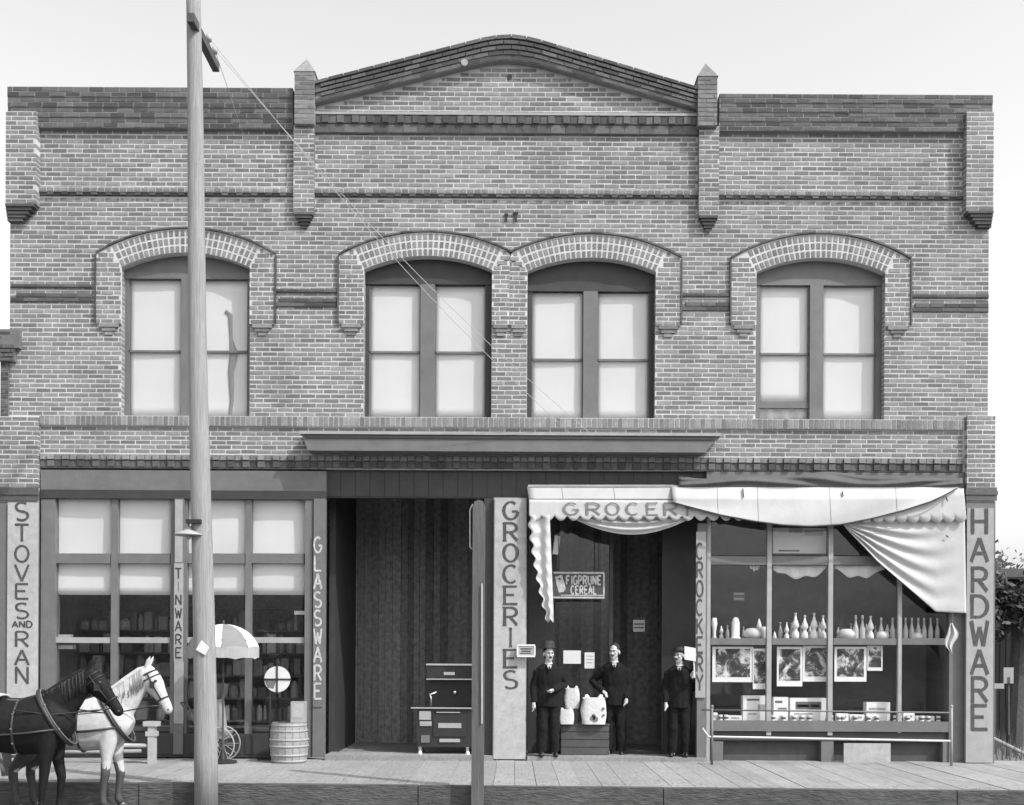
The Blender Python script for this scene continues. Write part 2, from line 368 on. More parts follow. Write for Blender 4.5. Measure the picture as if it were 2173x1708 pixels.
# upper pilasters (px0, px1, top, bottom of shaft, corbel tip)
PIL = [(22, 86, 247, 440, 474), (625, 669, 272, 455, 486), (1480, 1523, 275, 462, 493), (2041, 2098, 248, 455, 487)]
PX = [(X(a, 350), X(b, 350), Z(t, (a + b) / 2), Z(s, (a + b) / 2), Z(k, (a + b) / 2)) for a, b, t, s, k in PIL]
LEGW = 0.40
def free(z):
    iv = [(XL, XR)]
    for w in WIN:
        ro = w['R'] + HOOD; zleg = w['zb'] + 1.5
        zsh = w['zo'] + math.sqrt(ro ** 2 - (w['hw'] + LEGW) ** 2)
        if w['zb'] < z < w['zs'] + .02: iv = minus(iv, w['cx'] - w['hw'], w['cx'] + w['hw'])
        if zleg < z < zsh: iv = minus(iv, w['cx'] - w['hw'] - LEGW, w['cx'] + w['hw'] + LEGW)
        elif zsh <= z < w['zo'] + ro:
            h = math.sqrt(ro ** 2 - (z - w['zo']) ** 2); iv = minus(iv, w['cx'] - h, w['cx'] + h)
    for a, b, t, s, k in PX:
        if s < z < t: iv = minus(iv, a, b)
    return iv
singles = []; mb = MB()
Z_SILL0, Z_SILL1 = Z(908), Z(887)
Z_STR0, Z_STR1 = Z(424), Z(409)
lay(mb, Z(966), Z_SILL0 - .01, lambda z: [(X(86, 940), X(2042, 940))], 0, single=singles)
lay(mb, Z_SILL1, Z_STR0, free, 0, single=singles)
lay(mb, Z_STR1, Z_PAR0 - .01, free, 0, 1)
build(mb, 'brick_courses', M['brick'], wall, kind='stuff')
mb = MB()
for w in WIN:
    n = round((w['zs'] - w['zb']) / CZ); c = (w['zs'] - w['zb']) / n
    for r in range(n):
        for sd_ in (-1, 1):
            x = w['cx'] + sd_ * w['hw']; z = w['zb'] + c * (r + .5); lo, hi = sorted((x + sd_ * .003, x - sd_ * .006))
            for (y0, y1) in (((.002, .10), (.12, .36)) if r % 2 else ((.002, .20), (.22, .36))): mb.box(lo, hi, y0, y1, z - (c - GZ) / 2, z + (c - GZ) / 2)
build(mb, 'reveal_bricks', M['brick'], wall, kind='stuff')
# --- sill course of upright bricks, string course, dentil frieze
def course(name, z0, z1, spans, y, step, proud, m=M['brick'], core=M['mortar'], alt=0.0):
    mb = MB(); cb = MB()
    for a, b in spans:
        cb.box(a, b, y - proud, y - .002, z0, z1); n = max(1, round((b - a) / step)); st = (b - a) / n
        for i in range(n):
            e = alt if i % 2 else 0
            mb.box(a + i * st + .008, a + (i + 1) * st - .008, y - proud - .008 - e + random.uniform(-.002, .002), y - proud + .002, z0 + .008, z1 - .008, back=False)
    c = build(cb, name, core, BLD); build(mb, name + '_bricks', m, c, kind='stuff'); return c
course('sill_course', Z_SILL0, Z_SILL1 - .002, [(X(86, 900), X(2042, 900))], 0, .083, .045)
pxs = [(X(86, 415), PX[1][0]), (PX[1][1], PX[2][0]), (PX[2][1], X(2041, 415))]
course('string_course', Z(414), Z(405), pxs, 0, .115, .05, alt=.0)
course('string_dentils', Z(421), Z(414) - .002, pxs, 0, .115, .022, m=M['dbrick'], core=M['dbrick'], alt=.02)
course('dentil_frieze', Z(981), Z(969), [(X(86, 940), X(2042, 940))], 0, .12, .03, m=M['brick'], core=M['dmortar'], alt=.025)
course('lower_dentil_frieze', Z(996), Z(981) - .002, [(X(86, 940), X(2042, 940))], 0, .12, .012, m=M['dbrick'], core=M['dmortar'], alt=.03)
for (a, b, dy) in ((24, 196, -8), (580, 716, 0), (1442, 1551, 4), (1928, 2096, 4)):
    course('belt_course', Z(624 + dy, 1086), Z(617 + dy, 1086), [(X(a, 620), X(b, 620))], 0, .22, .03, m=M['dbrick'], core=M['dmortar'])
    course('belt_band', Z(654 + dy, 1086), Z(645 + dy, 1086) - .001, [(X(a, 620), X(b, 620))], 0, .235, .02, m=M['dbrick'], core=M['dmortar'])
    course('belt_band', Z(645 + dy, 1086), Z(636 + dy, 1086), [(X(a + 12, 620), X(b, 620))], 0, .235, .02, m=M['dbrick'], core=M['dmortar'], alt=.006)
# --- hoods over the windows: core, legs, corbels, voussoirs
def vouss(w, r0, r1, a0, a1, y):
    pts = []
    for (r, a) in ((r0, a0), (r0, a1), (r1, a1), (r1, a0)): pts.append((w['cx'] + r * math.sin(a), w['zo'] + r * math.cos(a)))
    return pts
for wi, w in enumerate(WIN):
    ro = w['R'] + HOOD; hw2 = w['hw'] + LEGW; y = -.035
    zsh = w['zo'] + math.sqrt(ro ** 2 - hw2 ** 2); zleg = w['zb'] + 1.5; mb = MB(); kb = MB()
    ai = math.asin(w['hw'] / w['R']); ao = math.asin(hw2 / ro); N = 16
    for i in range(N):                                # arch ring core
        t0, t1 = -1 + 2 * i / N, -1 + 2 * (i + 1) / N
        q = [(w['cx'] + w['R'] * math.sin(ai * t0), w['zo'] + w['R'] * math.cos(ai * t0)), (w['cx'] + w['R'] * math.sin(ai * t1), w['zo'] + w['R'] * math.cos(ai * t1)),
             (w['cx'] + ro * math.sin(ao * t1), w['zo'] + ro * math.cos(ao * t1)), (w['cx'] + ro * math.sin(ao * t0), w['zo'] + ro * math.cos(ao * t0))]
        mid = (WIN[1]['cx'] + WIN[2]['cx']) / 2
        if wi == 1: q = [(min(a, mid - .003), b) for a, b in q]
        if wi == 2: q = [(max(a, mid + .003), b) for a, b in q]
        mb.prism(q, y, -.001)
    shared = {1: 1, 2: -1}.get(wi)
    for s in (-1, 1):
        xi, xo = w['cx'] + s * w['hw'], w['cx'] + s * hw2
        if shared == s: xo = (WIN[1]['cx'] + WIN[1]['hw'] + WIN[2]['cx'] - WIN[2]['hw']) / 2 - s * .003
        lo, hi = min(xi, xo), max(xi, xo); xm = (lo + hi) / 2
        top_in, top_out = w['zs'], zsh
        tz = lambda x: top_in + (top_out - top_in) * abs(x - xi) / max(abs(w['cx'] + s * hw2 - xi), .01)
        mb.prism([(lo, zleg), (hi, zleg), (hi, tz(hi)), (lo, tz(lo))], y, -.001)
        for k in range(3): kb.box(lo + .045 * (k + 1) * (1 if hi - lo > .32 else .6), hi - .045 * (k + 1) * (1 if hi - lo > .32 else .6), y - .012 + .012 * k, -.001, zleg - .06 * (k + 1), zleg - .06 * k - .004)
    hood = build(mb, 'window_hood', M['mortar'], BLD); lb = MB(); build(kb, 'hood_corbels', M['brick'], hood, kind='stuff')
    for s in (-1, 1):
        xi, xo = w['cx'] + s * w['hw'], w['cx'] + s * hw2
        if shared == s: xo = (WIN[1]['cx'] + WIN[1]['hw'] + WIN[2]['cx'] - WIN[2]['hw']) / 2 - s * .003
        lo, hi = min(xi, xo), max(xi, xo)
        lay(lb, zleg, w['zs'] - .01, lambda z: [(lo, hi)], y, wi, lx=.20)
        def shoulder(z):
            p = [x for x in [lo + (hi - lo) * i / 24 for i in range(25)] if abs(x - w['cx']) > math.sqrt(max((w['R'] + .01 + HOOD * .95) ** 2 - (z - w['zo']) ** 2, 0)) * 0 + w['hw'] + .012 + (z - w['zs']) * .55 and z < ring_top(x) - .03]
            return [(p[0], p[-1])] if len(p) > 2 else []
        ring_top = lambda x: w['zo'] + math.sqrt(max((w['R'] + HOOD) ** 2 - (x - w['cx']) ** 2, 0))
        lay(lb, w['zs'] - .01, w['zs'] + .012 + CZ * 4, shoulder, y, wi + 1, lx=.20)
    for k in range(3):
        r0 = w['R'] + .012 + k * HOOD / 3; r1 = w['R'] + (k + 1) * HOOD / 3 - .026; nv = round(2 * ai * w['R'] / .082)
        vm = None
        for i in range(nv):
            a0 = -ai + 2 * ai * (i + .19) / nv; a1 = -ai + 2 * ai * (i + .81) / nv
            if k < 2:
                if vm is None:
                    h = (a1 - a0) / 2; q = [(r0 * math.sin(-h), 0), (r0 * math.sin(h), 0), (r1 * math.sin(h), r1 - r0), (r1 * math.sin(-h), r1 - r0)]
                    vm = MB().prism(q, -.008, .003).mesh('voussoir'); vm.materials.append(M['brick'])
                am = (a0 + a1) / 2; ob = link('voussoir', vm, None, hood, (w['cx'] + r0 * math.sin(am), y + random.uniform(-.003, .002), w['zo'] + r0 * math.cos(am))); ob.rotation_euler = (0, am, 0)
            else: lb.prism(vouss(w, r0, r1, a0, a1, y), y - .008, y + .003)
    build(lb, 'hood_bricks', M['brick'], hood, kind='stuff')
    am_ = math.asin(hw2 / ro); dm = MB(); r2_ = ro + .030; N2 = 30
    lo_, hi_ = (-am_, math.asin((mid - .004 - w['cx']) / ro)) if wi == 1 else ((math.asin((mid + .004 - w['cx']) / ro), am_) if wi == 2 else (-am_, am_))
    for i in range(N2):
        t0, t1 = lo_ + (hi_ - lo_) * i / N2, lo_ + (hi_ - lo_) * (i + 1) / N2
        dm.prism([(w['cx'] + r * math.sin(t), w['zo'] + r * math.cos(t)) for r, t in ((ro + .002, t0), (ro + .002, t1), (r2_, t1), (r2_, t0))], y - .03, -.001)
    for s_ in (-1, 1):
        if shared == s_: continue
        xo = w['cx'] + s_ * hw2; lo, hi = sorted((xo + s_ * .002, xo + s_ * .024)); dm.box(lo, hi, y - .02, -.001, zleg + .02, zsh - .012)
    build(dm, 'hood_shadow_line', M['dbrick'], hood)  # dark strip drawn round the hood as its shadow line
# --- upper pilasters
for i, (a, b, t, s, k) in enumerate(PX):
    y = -.165 if i in (0, 3) else -.11; mb = MB(); mb.box(a + .005, b - .005, y, -.002, s, t)
    p = build(mb, 'pilaster', M['mortar'], BLD); lb = MB()
    lay(lb, s, t, lambda z: [(a - .004, b + .004)], y, i, deep=-y - .003)
    build(lb, 'pilaster_bricks', M['brick'], p, kind='stuff')
    cb = MB(); n = 5; hgt = s - k
    for j in range(n):
        f = (j + .6) / (n + .6); ins = (b - a) * .5 * f
        l_, r_ = (a + ins * .9, b - ins * .9)
        if i == 0: l_, r_ = a + .0, b - ins * 1.2
        if i == 3: l_, r_ = a + ins * 1.2, b
        cb.box(l_, r_, y - .015 + .02 * j, -.002, s - hgt * (j + 1) / n, s - hgt * j / n - .006)
    build(cb, 'corbel', M['dbrick'], p)
# pointed caps of the two middle pilasters
for (a, b, top, sh, base) in ((624, 667, 124, 152, 275), (1480, 1522, 134, 162, 280)):
    cx = (a + b) / 2; x0, x1 = X(a, 200, .2), X(b, 200, .2); y0, y1 = -.2, .22
    mb = MB(); mb.box(x0 + .005, x1 - .005, y0, y1, Z(base, cx), Z(sh, cx, .2)); xm, ym = (x0 + x1) / 2, (y0 + y1) / 2; zt, zb_ = Z(top, cx), Z(sh, cx, .2)
    i2 = .012
    mb.add([(x0 - i2, y0 - i2, zb_), (x1 + i2, y0 - i2, zb_), (x1 + i2, y1 + i2, zb_), (x0 - i2, y1 + i2, zb_), (xm, ym, zt)], [(0, 1, 4), (1, 2, 4), (2, 3, 4), (3, 0, 4), (3, 2, 1, 0)])
    p = build(mb, 'pilaster_cap', M['brick'], BLD); lb = MB()
    lay(lb, Z(base, cx), Z(sh, cx, .2), lambda z: [(x0, x1)], y0, 0, deep=.40)
    build(lb, 'cap_bricks', M['brick'], p, kind='stuff')
# --- dark parapet of the two wings, corbelled out, and the gable
for (a, b, zt, zb) in ((XL, X(624, 250), Z(185, 320, .13), Z(277, 320)), (X(1523, 250), XR, Z(200, 1800, .13), Z(284, 1800))):
    DB = MB(); core = MB(); n = 4
    for j in range(n):
        z0, z1 = zb + (zt - zb) * j / n, zb + (zt - zb) * (j + 1) / n; y = -.09 - .012 * j
        core.box(a, b, y, T_WALL, z0, z1); lay(DB, z0, z1, lambda z: [(a, b)], y, j, gz=.018)
    par = build(core, 'parapet', M['pmortar'], BLD); build(DB, 'parapet_bricks', M['dbrick'], par, kind='stuff')
GL, GR = X(668, 230), X(1480, 230)
zA = Z(66, 1082, .15); zL, zR = Z(173, 668, .15), Z(186, 1480, .15); xA = X(1082, 100)
zAi = Z(120, 1084, .12); zLi, zRi = Z(220, 668, .12), Z(232, 1480, .12); zT0 = Z(246)
def rake(x, inner):                                   # the raking line, rounded at the apex
    ap, l, r = (zAi, zLi, zRi) if inner else (zA, zL, zR)
    if x < xA: t = (x - GL) / (xA - GL); base = l + (ap - l) * t
    else: t = (GR - x) / (GR - xA); base = r + (ap - r) * t
    q = max(0, 1 - abs(x - xA) / .55); return base - .07 * q * q + (0.012 if not inner else 0) * q
core = MB(); N = 40; gx = [GL + (GR - GL) * i / N for i in range(N + 1)]
for p, q in zip(gx[:-1], gx[1:]): core.prism([(p, Z(288)), (q, Z(288)), (q, max(rake(q, True), Z(288))), (p, max(rake(p, True), Z(288)))], -.005, T_WALL)
tym = build(core, 'gable_wall', M['mortar'], BLD); lb = MB()
def tspan(z):
    xs_ = [x for x in [GL + (GR - GL) * i / 200 for i in range(201)] if rake(x, True) > z + .04]
    return [(xs_[0], xs_[-1])] if xs_ else []
lay(lb, zT0, zAi - .05, tspan, -.005, 0); build(lb, 'gable_bricks', M['brick'], tym, kind='stuff')
core = MB(); lb = MB(); nr = 5
for p, q in zip(gx[:-1], gx[1:]): core.prism([(p, rake(p, True)), (q, rake(q, True)), (q, rake(q, False)), (p, rake(p, False))], -.13, T_WALL)
cop = build(core, 'gable_coping', M['pmortar'], BLD)
for j in range(nr):
    f0, f1 = j / nr, (j + 1) / nr; x = GL + (.12 if j % 2 else 0); y = -.13 - .012 * j
    while x < GR - .05:
        q = min(x + LX - .014, GR - .005)
        zz = [rake(x, True) + (rake(x, False) - rake(x, True)) * f + e for f, e in ((f0, .011), (f1, -.011))] + [rake(q, True) + (rake(q, False) - rake(q, True)) * f + e for f, e in ((f0, .011), (f1, -.011))]
        lb.prism([(x, zz[0]), (q, zz[2]), (q, zz[3]), (x, zz[1])], y - .01 + random.uniform(-.003, .003), -.128); x += LX
build(lb, 'coping_bricks', M['dbrick'], cop, kind='stuff')
c = course('gable_band', Z(287), Z(268), [(GL, GR)], 0, .24, .05, m=M['dbrick'], core=M['dmortar'], alt=.0)
c = course('upper_gable_band', Z(268) + .003, Z(251), [(GL, GR)], 0, .12, .065, m=M['dbrick'], core=M['dmortar'], alt=.02)
mb = MB(); mb.box(GL, GR, -.085, -.003, Z(249.5), Z(244)); build(mb, 'gable_ledge', M['post'], BLD)
# wall anchors: two short iron straps and two round plates
for (px, py, w, h) in ((1074, 461, 4, 16), (1094, 459, 5, 20)):
    mb = MB(); mb.pbox(px - w / 2, px + w / 2, py - h / 2, py + h / 2, .03, .03); mb.pbox(px - w, px + w, py - h / 2, py - h / 2 + 4, .035, .03); build(mb, 'wall_anchor', M['iron'], BLD)
for (px, py, r, m) in ((985, 132, .055, M['post']), (1081, 163, .04, M['dbrick'])):
    mb = MB(); p = P(px, py, .16 if py < 140 else .02); mb.tube([(p.x, p.y, p.z), (p.x, p.y + .06, p.z)], [r, r * 1.1], 14); build(mb, 'anchor_plate', m, BLD)
# --- lower piers
def pier(pa, pb, pt, pb2, cappy):
    cx = (pa + pb) / 2; mb = MB(); y = -.09; a, b = X(pa, 950), X(pb, 950)
    mb.box(a + .005, b - .005, y, T_WALL, 0, Z(pt, cx)); p = build(mb, 'pier', M['mortar'], BLD); lb = MB()
    lay(lb, Z(pb2, cx), Z(pt, cx), lambda z: [(a - .004, b + .004)], y, 0, deep=.3)
    build(MB().box(a - .006, b + .006, y - .006, T_WALL - .01, .0, Z(1066, cx)), 'pier_casing', M['paint'], p)
    build(lb, 'pier_bricks', M['brick'], p, kind='stuff')
    cb = MB(); cb.box(a - .02, b + .02, y - .03, y + .004, Z(1064, cx), Z(1036, cx)); cb.box(a - .03, b + .03, y - .045, y + .002, Z(1052, cx), Z(1044, cx))
    build(cb, 'pier_band', M['dbrick'], p); return p
pier(3, 85, 886, 1036, 0); pier(2046, 2106, 884, 1045, 0)
mb = MB(); mb.box(X(3, 850), XL - .002, -.04, T_WALL, Z(886, 12), Z(770, 12)); mb.box(X(4, 730), XL + .12, -.07, T_WALL, Z(770, 12) + .002, Z(742, 12)); mb.box(X(1, 730), XL + .2, -.10, T_WALL, Z(742, 12) + .002, Z(702, 12))
sh = build(mb, 'pier_shoulder', M['dmortar'], BLD); lb = MB(); lay(lb, Z(886, 12), Z(770, 12), lambda z: [(X(3, 850), XL)], -.04); lay(lb, Z(770, 12), Z(706, 12), lambda z: [(X(4, 730), XL + .12)], -.095); build(lb, 'shoulder_bricks', M['dbrick'], sh, kind='stuff')
# --- building body: side walls, rear, roof, floors
mb = MB(); mb.box(XL, XL + .35, T_WALL, 12, 0, Z(215)); mb.box(XR - .35, XR, T_WALL, 12, 0, Z(215)); build(mb, 'side_wall', M['brick'], BLD)
mb = MB(); mb.box(XL + .35, XR - .35, 11.6, 12, 0, Z(215)); build(mb, 'rear_wall', M['brick'], BLD)
mb = MB(); mb.box(XL + .35, XR - .35, T_WALL + .002, 11.6, Z(290), Z(280)); build(mb, 'roof', M['dmortar'], BLD)
mb = MB(); mb.box(XL + .35, XR - .35, T_WALL + .002, 11.6, Z(985), Z(955)); mb.box(XL + .35, XR - .35, T_WALL + .01, 11.6, -.02, .02); build(mb, 'floor_slab', M['interior'], BLD)
mb = MB(); mb.box(XL + .35, XR - .35, 3.2, 3.3, .02, Z(985)); bw_ = build(mb, 'shop_back_wall', M['interior'], BLD)
x = X(700, 1300, -3.2)
while x < X(1490, 1300, -3.2):
    w_ = random.uniform(.10, .17); q = MB(); q.box(x, x + w_ - .008, 3.165 + random.uniform(0, .02), 3.198, .02, Z(985) - .01); build(q, 'wall_board', M['interior'], bw_); x += w_
mb = MB(); mb.box(XL + .35, XR - .35, 2.5, 2.6, Z(954), Z(291)); build(mb, 'upper_room_wall', M['interior'], BLD)
for px_, y_ in ((1082, T_WALL + .2), (690, .7), (1497, 1.3)):
    xm = X(px_, 1300); mb = MB(); mb.box(xm - .05, xm + .05, y_, 3.2, .02, Z(985)); build(mb, 'partition', M['dpaint'], BLD)
if 0: mb.box(xm - .06, xm + .06, T_WALL + .2, 4.2, .02, Z(985)); xq = X(690, 1300); mb.box(xq - .05, xq + .05, .7, 4.2, .02, Z(985)); xq = X(1497, 1300); mb.box(xq - .05, xq + .05, 1.3, 4.2, .02, Z(985)); build(mb, 'partition', M['interior'], BLD)

# --- upper windows
for wi, (w, (a, b, sp, cr, bo)) in enumerate(zip(WIN, PW)):
    yf = .14; mb = MB(); cx, hw = w['cx'], w['hw']
    ptop = {0: 586, 1: 598, 2: 613, 3: 600}[wi]; pr = {0: 740, 1: 742, 2: 758, 3: 746}[wi]
    mull = {0: (385, 416), 1: (892, 922), 2: (1237, 1267), 3: (1717, 1745)}[wi]
    pl = {0: 272, 1: 783, 2: 1128, 3: 1611}[wi]; prr = {0: 526, 1: 1030, 2: 1377, 3: 1859}[wi]
    zt = Z(ptop, w['px']); zb = Z(bo - 4, w['px'])
    xl, xr = X(pl, 730, -yf), X(prr, 730, -yf); ml, mr = X(mull[0], 730, -yf), X(mull[1], 730, -yf)
    mb.box(cx - hw, xl, yf, yf + .1, w['zb'], zt); mb.box(xr, cx + hw, yf, yf + .1, w['zb'], zt)
    mb.box(xl, xr, yf + .003, yf + .1, w['zb'], zb)
    N = 12
    for i in range(N):
        p, q = cx - hw + 2 * hw * i / N, cx - hw + 2 * hw * (i + 1) / N
        mb.prism([(p, zt), (q, zt), (q, arch_z(w, q)), (p, arch_z(w, p))], yf, yf + .1)
    mb.box(cx - hw, cx + hw, yf - .02, yf - .001, zt, zt + .10)
    fr = build(mb, 'window', M['dpaint'] if wi in (1, 2) else M['paint'], BLD)
    mb = MB(); mb.box(ml, mr, yf - .03, yf + .1, zb, zt - .002); build(mb, 'mullion', M['paint'], fr)
    for (l_, r_) in ((xl, ml), (mr, xr)):
        left = l_ == xl; zr = Z(pr, w['px'])
        mb = MB(); mb.box(l_, r_, yf + .02, yf + .06, zr - .018, zr + .018); mb.box(l_, l_ + .018, yf + .02, yf + .06, zb, zt); mb.box(r_ - .018, r_, yf + .02, yf + .06, zb, zt); build(mb, 'sash', M['paint'], fr)
        for (z0, z1) in ((zb, zr), (zr, zt)):
            mb = MB(); mb.box(l_ + .019, r_ - .019, yf + .04, yf + .044, z0 + .019, z1 - .019); build(mb, 'pane', M['glass'], fr)
        low = zb + .001
        if wi == 3 and left: low = Z(848, 1660)
        mb = MB(); ph = random.random() * 6
        mb.grid(lambda u, v: (l_ + (r_ - l_) * u, yf + .075 + .004 * math.sin(u * 5 + ph) + .003 * math.sin(v * 9), low + (zt - low) * v), 10, 12, .004)
        build(mb, 'blind', M['blind'], fr, smooth=True)
        if wi == 3 and left:
            mb = MB(); mb.box(l_, r_, yf + .01, yf + .07, low - .10, low); build(mb, 'sash_rail', M['paint'], fr)
            mb = MB(); mb.grid(lambda u, v: (l_ + (r_ - l_) * u, yf + .1 + .02 * math.sin(u * 20), zb + (low - zb) * v), 36, 3, .004); build(mb, 'curtain', M['sack'], fr, smooth=True)
# a narrow torn strip hanging in the first window
mb = MB(); mb.tube([P(x, y, -.2) for x, y in ((478, 660), (488, 668), (490, 720), (496, 750), (490, 790), (492, 850), (488, 880))], [.03, .035, .025, .07, .05, .03, .03], 6, (1, .2))
# kept with the window as a strip of torn blind
build(mb, 'torn_blind_strip', M['grey'], BLD)

# --- cornice over the middle bays
cpoly = lambda yy: None
mb = MB(); y0 = -.34
xa, xb = X(640, 925, .34), X(1525, 925, .34); za, zb = Z(958, 1086, .34), Z(924, 1086, .34)
mb.prism([(xa + .10, za), (xb - .22, za), (xb, zb), (xa, zb)], y0, -.031); cor = build(mb, 'cornice', M['paint'], BLD)
mb = MB(); mb.box(xa - .03, xb + .03, y0 - .035, -.03, zb + .002, zb + .05); build(mb, 'cornice_cap', M['post'], cor)
mb = MB(); mb.box(xa + .06, xb - .06, y0 - .02, y0 - .001, zb - .055, zb - .01); build(mb, 'cornice_moulding', M['dpaint'], cor)
# dark boarded soffit and transom above both entrances
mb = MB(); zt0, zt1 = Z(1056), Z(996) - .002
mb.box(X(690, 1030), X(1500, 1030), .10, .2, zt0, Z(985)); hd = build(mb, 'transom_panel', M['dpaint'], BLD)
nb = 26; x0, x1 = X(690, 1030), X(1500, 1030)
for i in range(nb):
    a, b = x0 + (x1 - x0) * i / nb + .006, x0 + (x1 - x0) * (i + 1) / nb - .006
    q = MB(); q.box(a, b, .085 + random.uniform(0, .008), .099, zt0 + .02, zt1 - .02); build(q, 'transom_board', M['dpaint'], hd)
# left shop front
def pb(px0, px1, py0, py1, d, t): return MB().pbox(px0, px1, py0, py1, d, t)
sf = build(pb(86, 692, 998, 1052, .02, .25), 'shop_window', M['paint'], BLD); sf['label'] = 'tall shop window left of the open bay with white blinds in its upper half'
build(pb(86, 692, 1040, 1058, .05, .05), 'window_head', M['dpaint'], sf)
for (a, b) in ((86, 116), (646, 662)): build(pb(a, b, 1058, 1606, .03, .2), 'jamb', M['paint'], sf)
for (a, b, m) in ((235, 249, 'paint'), (361, 370, 'paint'), (388, 396, 'paint'), (520, 533, 'paint')): build(pb(a, b, 1058, 1560, .0, .1), 'mullion', M[m], sf)
for (a, b) in ((117, 234), (250, 360), (397, 519), (534, 645)):
    build(pb(a, b, 1174, 1195, -.005, .08), 'transom_bar', M['paint'], sf); build(pb(a, b, 1352, 1364, -.02, .06), 'glazing_bar', M['lpaint'], sf)
    for (c, e) in ((1059, 1173), (1196, 1351), (1365, 1555)):
        build(pb(a + .5, b - .5, c + .5, e - .5, -.05, .005), 'pane', M['glass'], sf)
    zb_ = Z(1262, (a + b) / 2, -.12)
    mb = MB(); a_, b_ = X(a - 6, 1150, -.12), X(b + 6, 1150, -.12); zt_ = Z(1050, 300, -.12); ph = random.random() * 5
    mb.grid(lambda u, v: (a_ + (b_ - a_) * u, .12 + .006 * math.sin(5 * u + ph) + .01 * math.sin(7 * v + ph), zb_ + (zt_ - zb_) * v), 12, 12, .004); build(mb, 'blind', M['blind'], sf, smooth=True)
bk = build(pb(116, 646, 1556, 1606, .01, .2), 'bulkhead', M['dpaint'], sf)
for a in range(120, 640, 66): build(pb(a + 4, a + 60, 1564, 1600, .022, .01), 'bulkhead_panel', M['dpaint'], sf)
mb = MB(); mb.box(X(86, 1300), X(692, 1300), .3, .32, .02, Z(1000)); 
mb = MB(); mb.box(X(100, 1500), X(650, 1500), .2, 1.0, Z(1556), Z(1550)); build(mb, 'display_floor', M['dwood'], sf)
# entrance step
mb = MB(); mb.box(X(692, 1600), X(1046, 1600), -.14, .5, -.01, .075); build(mb, 'step', M['walk'], BLD)
mb = MB(); mb.box(X(1118, 1600), X(1497, 1600), -.10, .5, -.01, .06); build(mb, 'step', M['walk'], BLD)
# centre pier
mb = MB(); mb.box(X(1046, 1300), X(1117, 1300), -.02, .45, 0, Z(1056)); build(mb, 'entrance_pier', M['lpaint'], BLD)
mb = MB(); mb.box(X(1026, 1300), X(1046, 1300), .04, .3, .0, Z(1056)); build(mb, 'pier_jamb', M['dpaint'], BLD)
# left narrow posts
build(pb(664, 690, 1058, 1606, .06, .09), 'shop_post', M['paint'], BLD)
build(pb(369, 389, 1058, 1600, .06, .09), 'shop_post', M['paint'], BLD)
build(pb(1479, 1498, 1110, 1622, .06, .12), 'shop_post', M['paint'], BLD)
# grocery entrance: fixed glass at the left, door standing in the dark
gw = build(MB().box(X(1120, 1300, -.75), X(1178, 1300, -.75), .75, .83, .02, Z(1056)), 'entrance_window', M['dpaint'], BLD)
build(MB().box(X(1178, 1300, -.75) + .002, X(1296, 1300, -.75), .76, .82, .02, Z(1545, 1230, -.75)), 'window_base', M['dpaint'], gw)
build(MB().box(X(1292, 1300, -.75), X(1300, 1300, -.75), .74, .84, .02, Z(1056)), 'window_post', M['dpaint'], gw)
build(MB().box(X(1178, 1300, -.75) + .004, X(1292, 1300, -.75) - .002, .78, .785, Z(1545, 1230, -.75), Z(1060)), 'pane', M['glass'], gw)
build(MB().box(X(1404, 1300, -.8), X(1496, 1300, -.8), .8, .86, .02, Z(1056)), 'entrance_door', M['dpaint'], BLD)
# right shop front
RW = build(pb(1499, 2046, 1002, 1034, .01, .3), 'shop_window', M['paint'], BLD); RW['label'] = 'display window at the right end under the sagging awning'
build(pb(2014, 2046, 1034, 1626, .02, .2), 'jamb', M['paint'], RW); build(pb(1499, 1507, 1034, 1626, .02, .2), 'jamb', M['lpaint'], RW)
cols = [(1508, 1626), (1638, 1756), (1768, 1904), (1914, 2013)]
for (a, b) in ((1627, 1637), (1757, 1767)): build(pb(a, b, 1034, 1560, .0, .1), 'mullion', M['lpaint'], RW)
build(pb(1905, 1913, 1200, 1555, .0, .08), 'mullion', M['lpaint'], RW)
for (a, b) in cols:
    build(pb(a, b, 1180, 1198, -.005, .08), 'transom_bar', M['paint'], RW); build(pb(a, b, 1354, 1368, -.02, .06), 'shelf_bar', M['paint'], RW)
    for (c, e) in ((1035, 1179), (1199, 1353), (1369, 1528)): build(pb(a + .5, b - .5, c + .5, e - .5, -.05, .005), 'pane', M['glass'], RW)
build(pb(1508, 2013, 1530, 1552, .015, .15), 'sill', M['paint'], RW); build(pb(1508, 2013, 1553, 1572, -.03, .15), 'bulkhead_rail', M['dpaint'], RW)
for (a, b) in ((1508, 1534), (1742, 1768), (2000, 2013)): build(pb(a, b, 1573, 1630, .0, .15), 'bulkhead_post', M['paint'], RW)
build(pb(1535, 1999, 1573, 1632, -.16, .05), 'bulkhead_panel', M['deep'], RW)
mb = MB(); mb.box(X(1508, 1500), X(2013, 1500), .16, 1.0, Z(1532), Z(1528)); build(mb, 'display_floor', M['dwood'], RW)
mb = MB(); mb.box(X(1506, 1360), X(2013, 1360), .09, .5, Z(1364, 1760, -.1), Z(1358, 1760, -.1)); build(mb, 'display_shelf', M['wood'], RW)
mb = MB(); mb.box(X(1506, 1360), X(2013, 1360), 1.0, 1.04, Z(1528), Z(1020)); build(mb, 'display_back', M['deep'], RW)

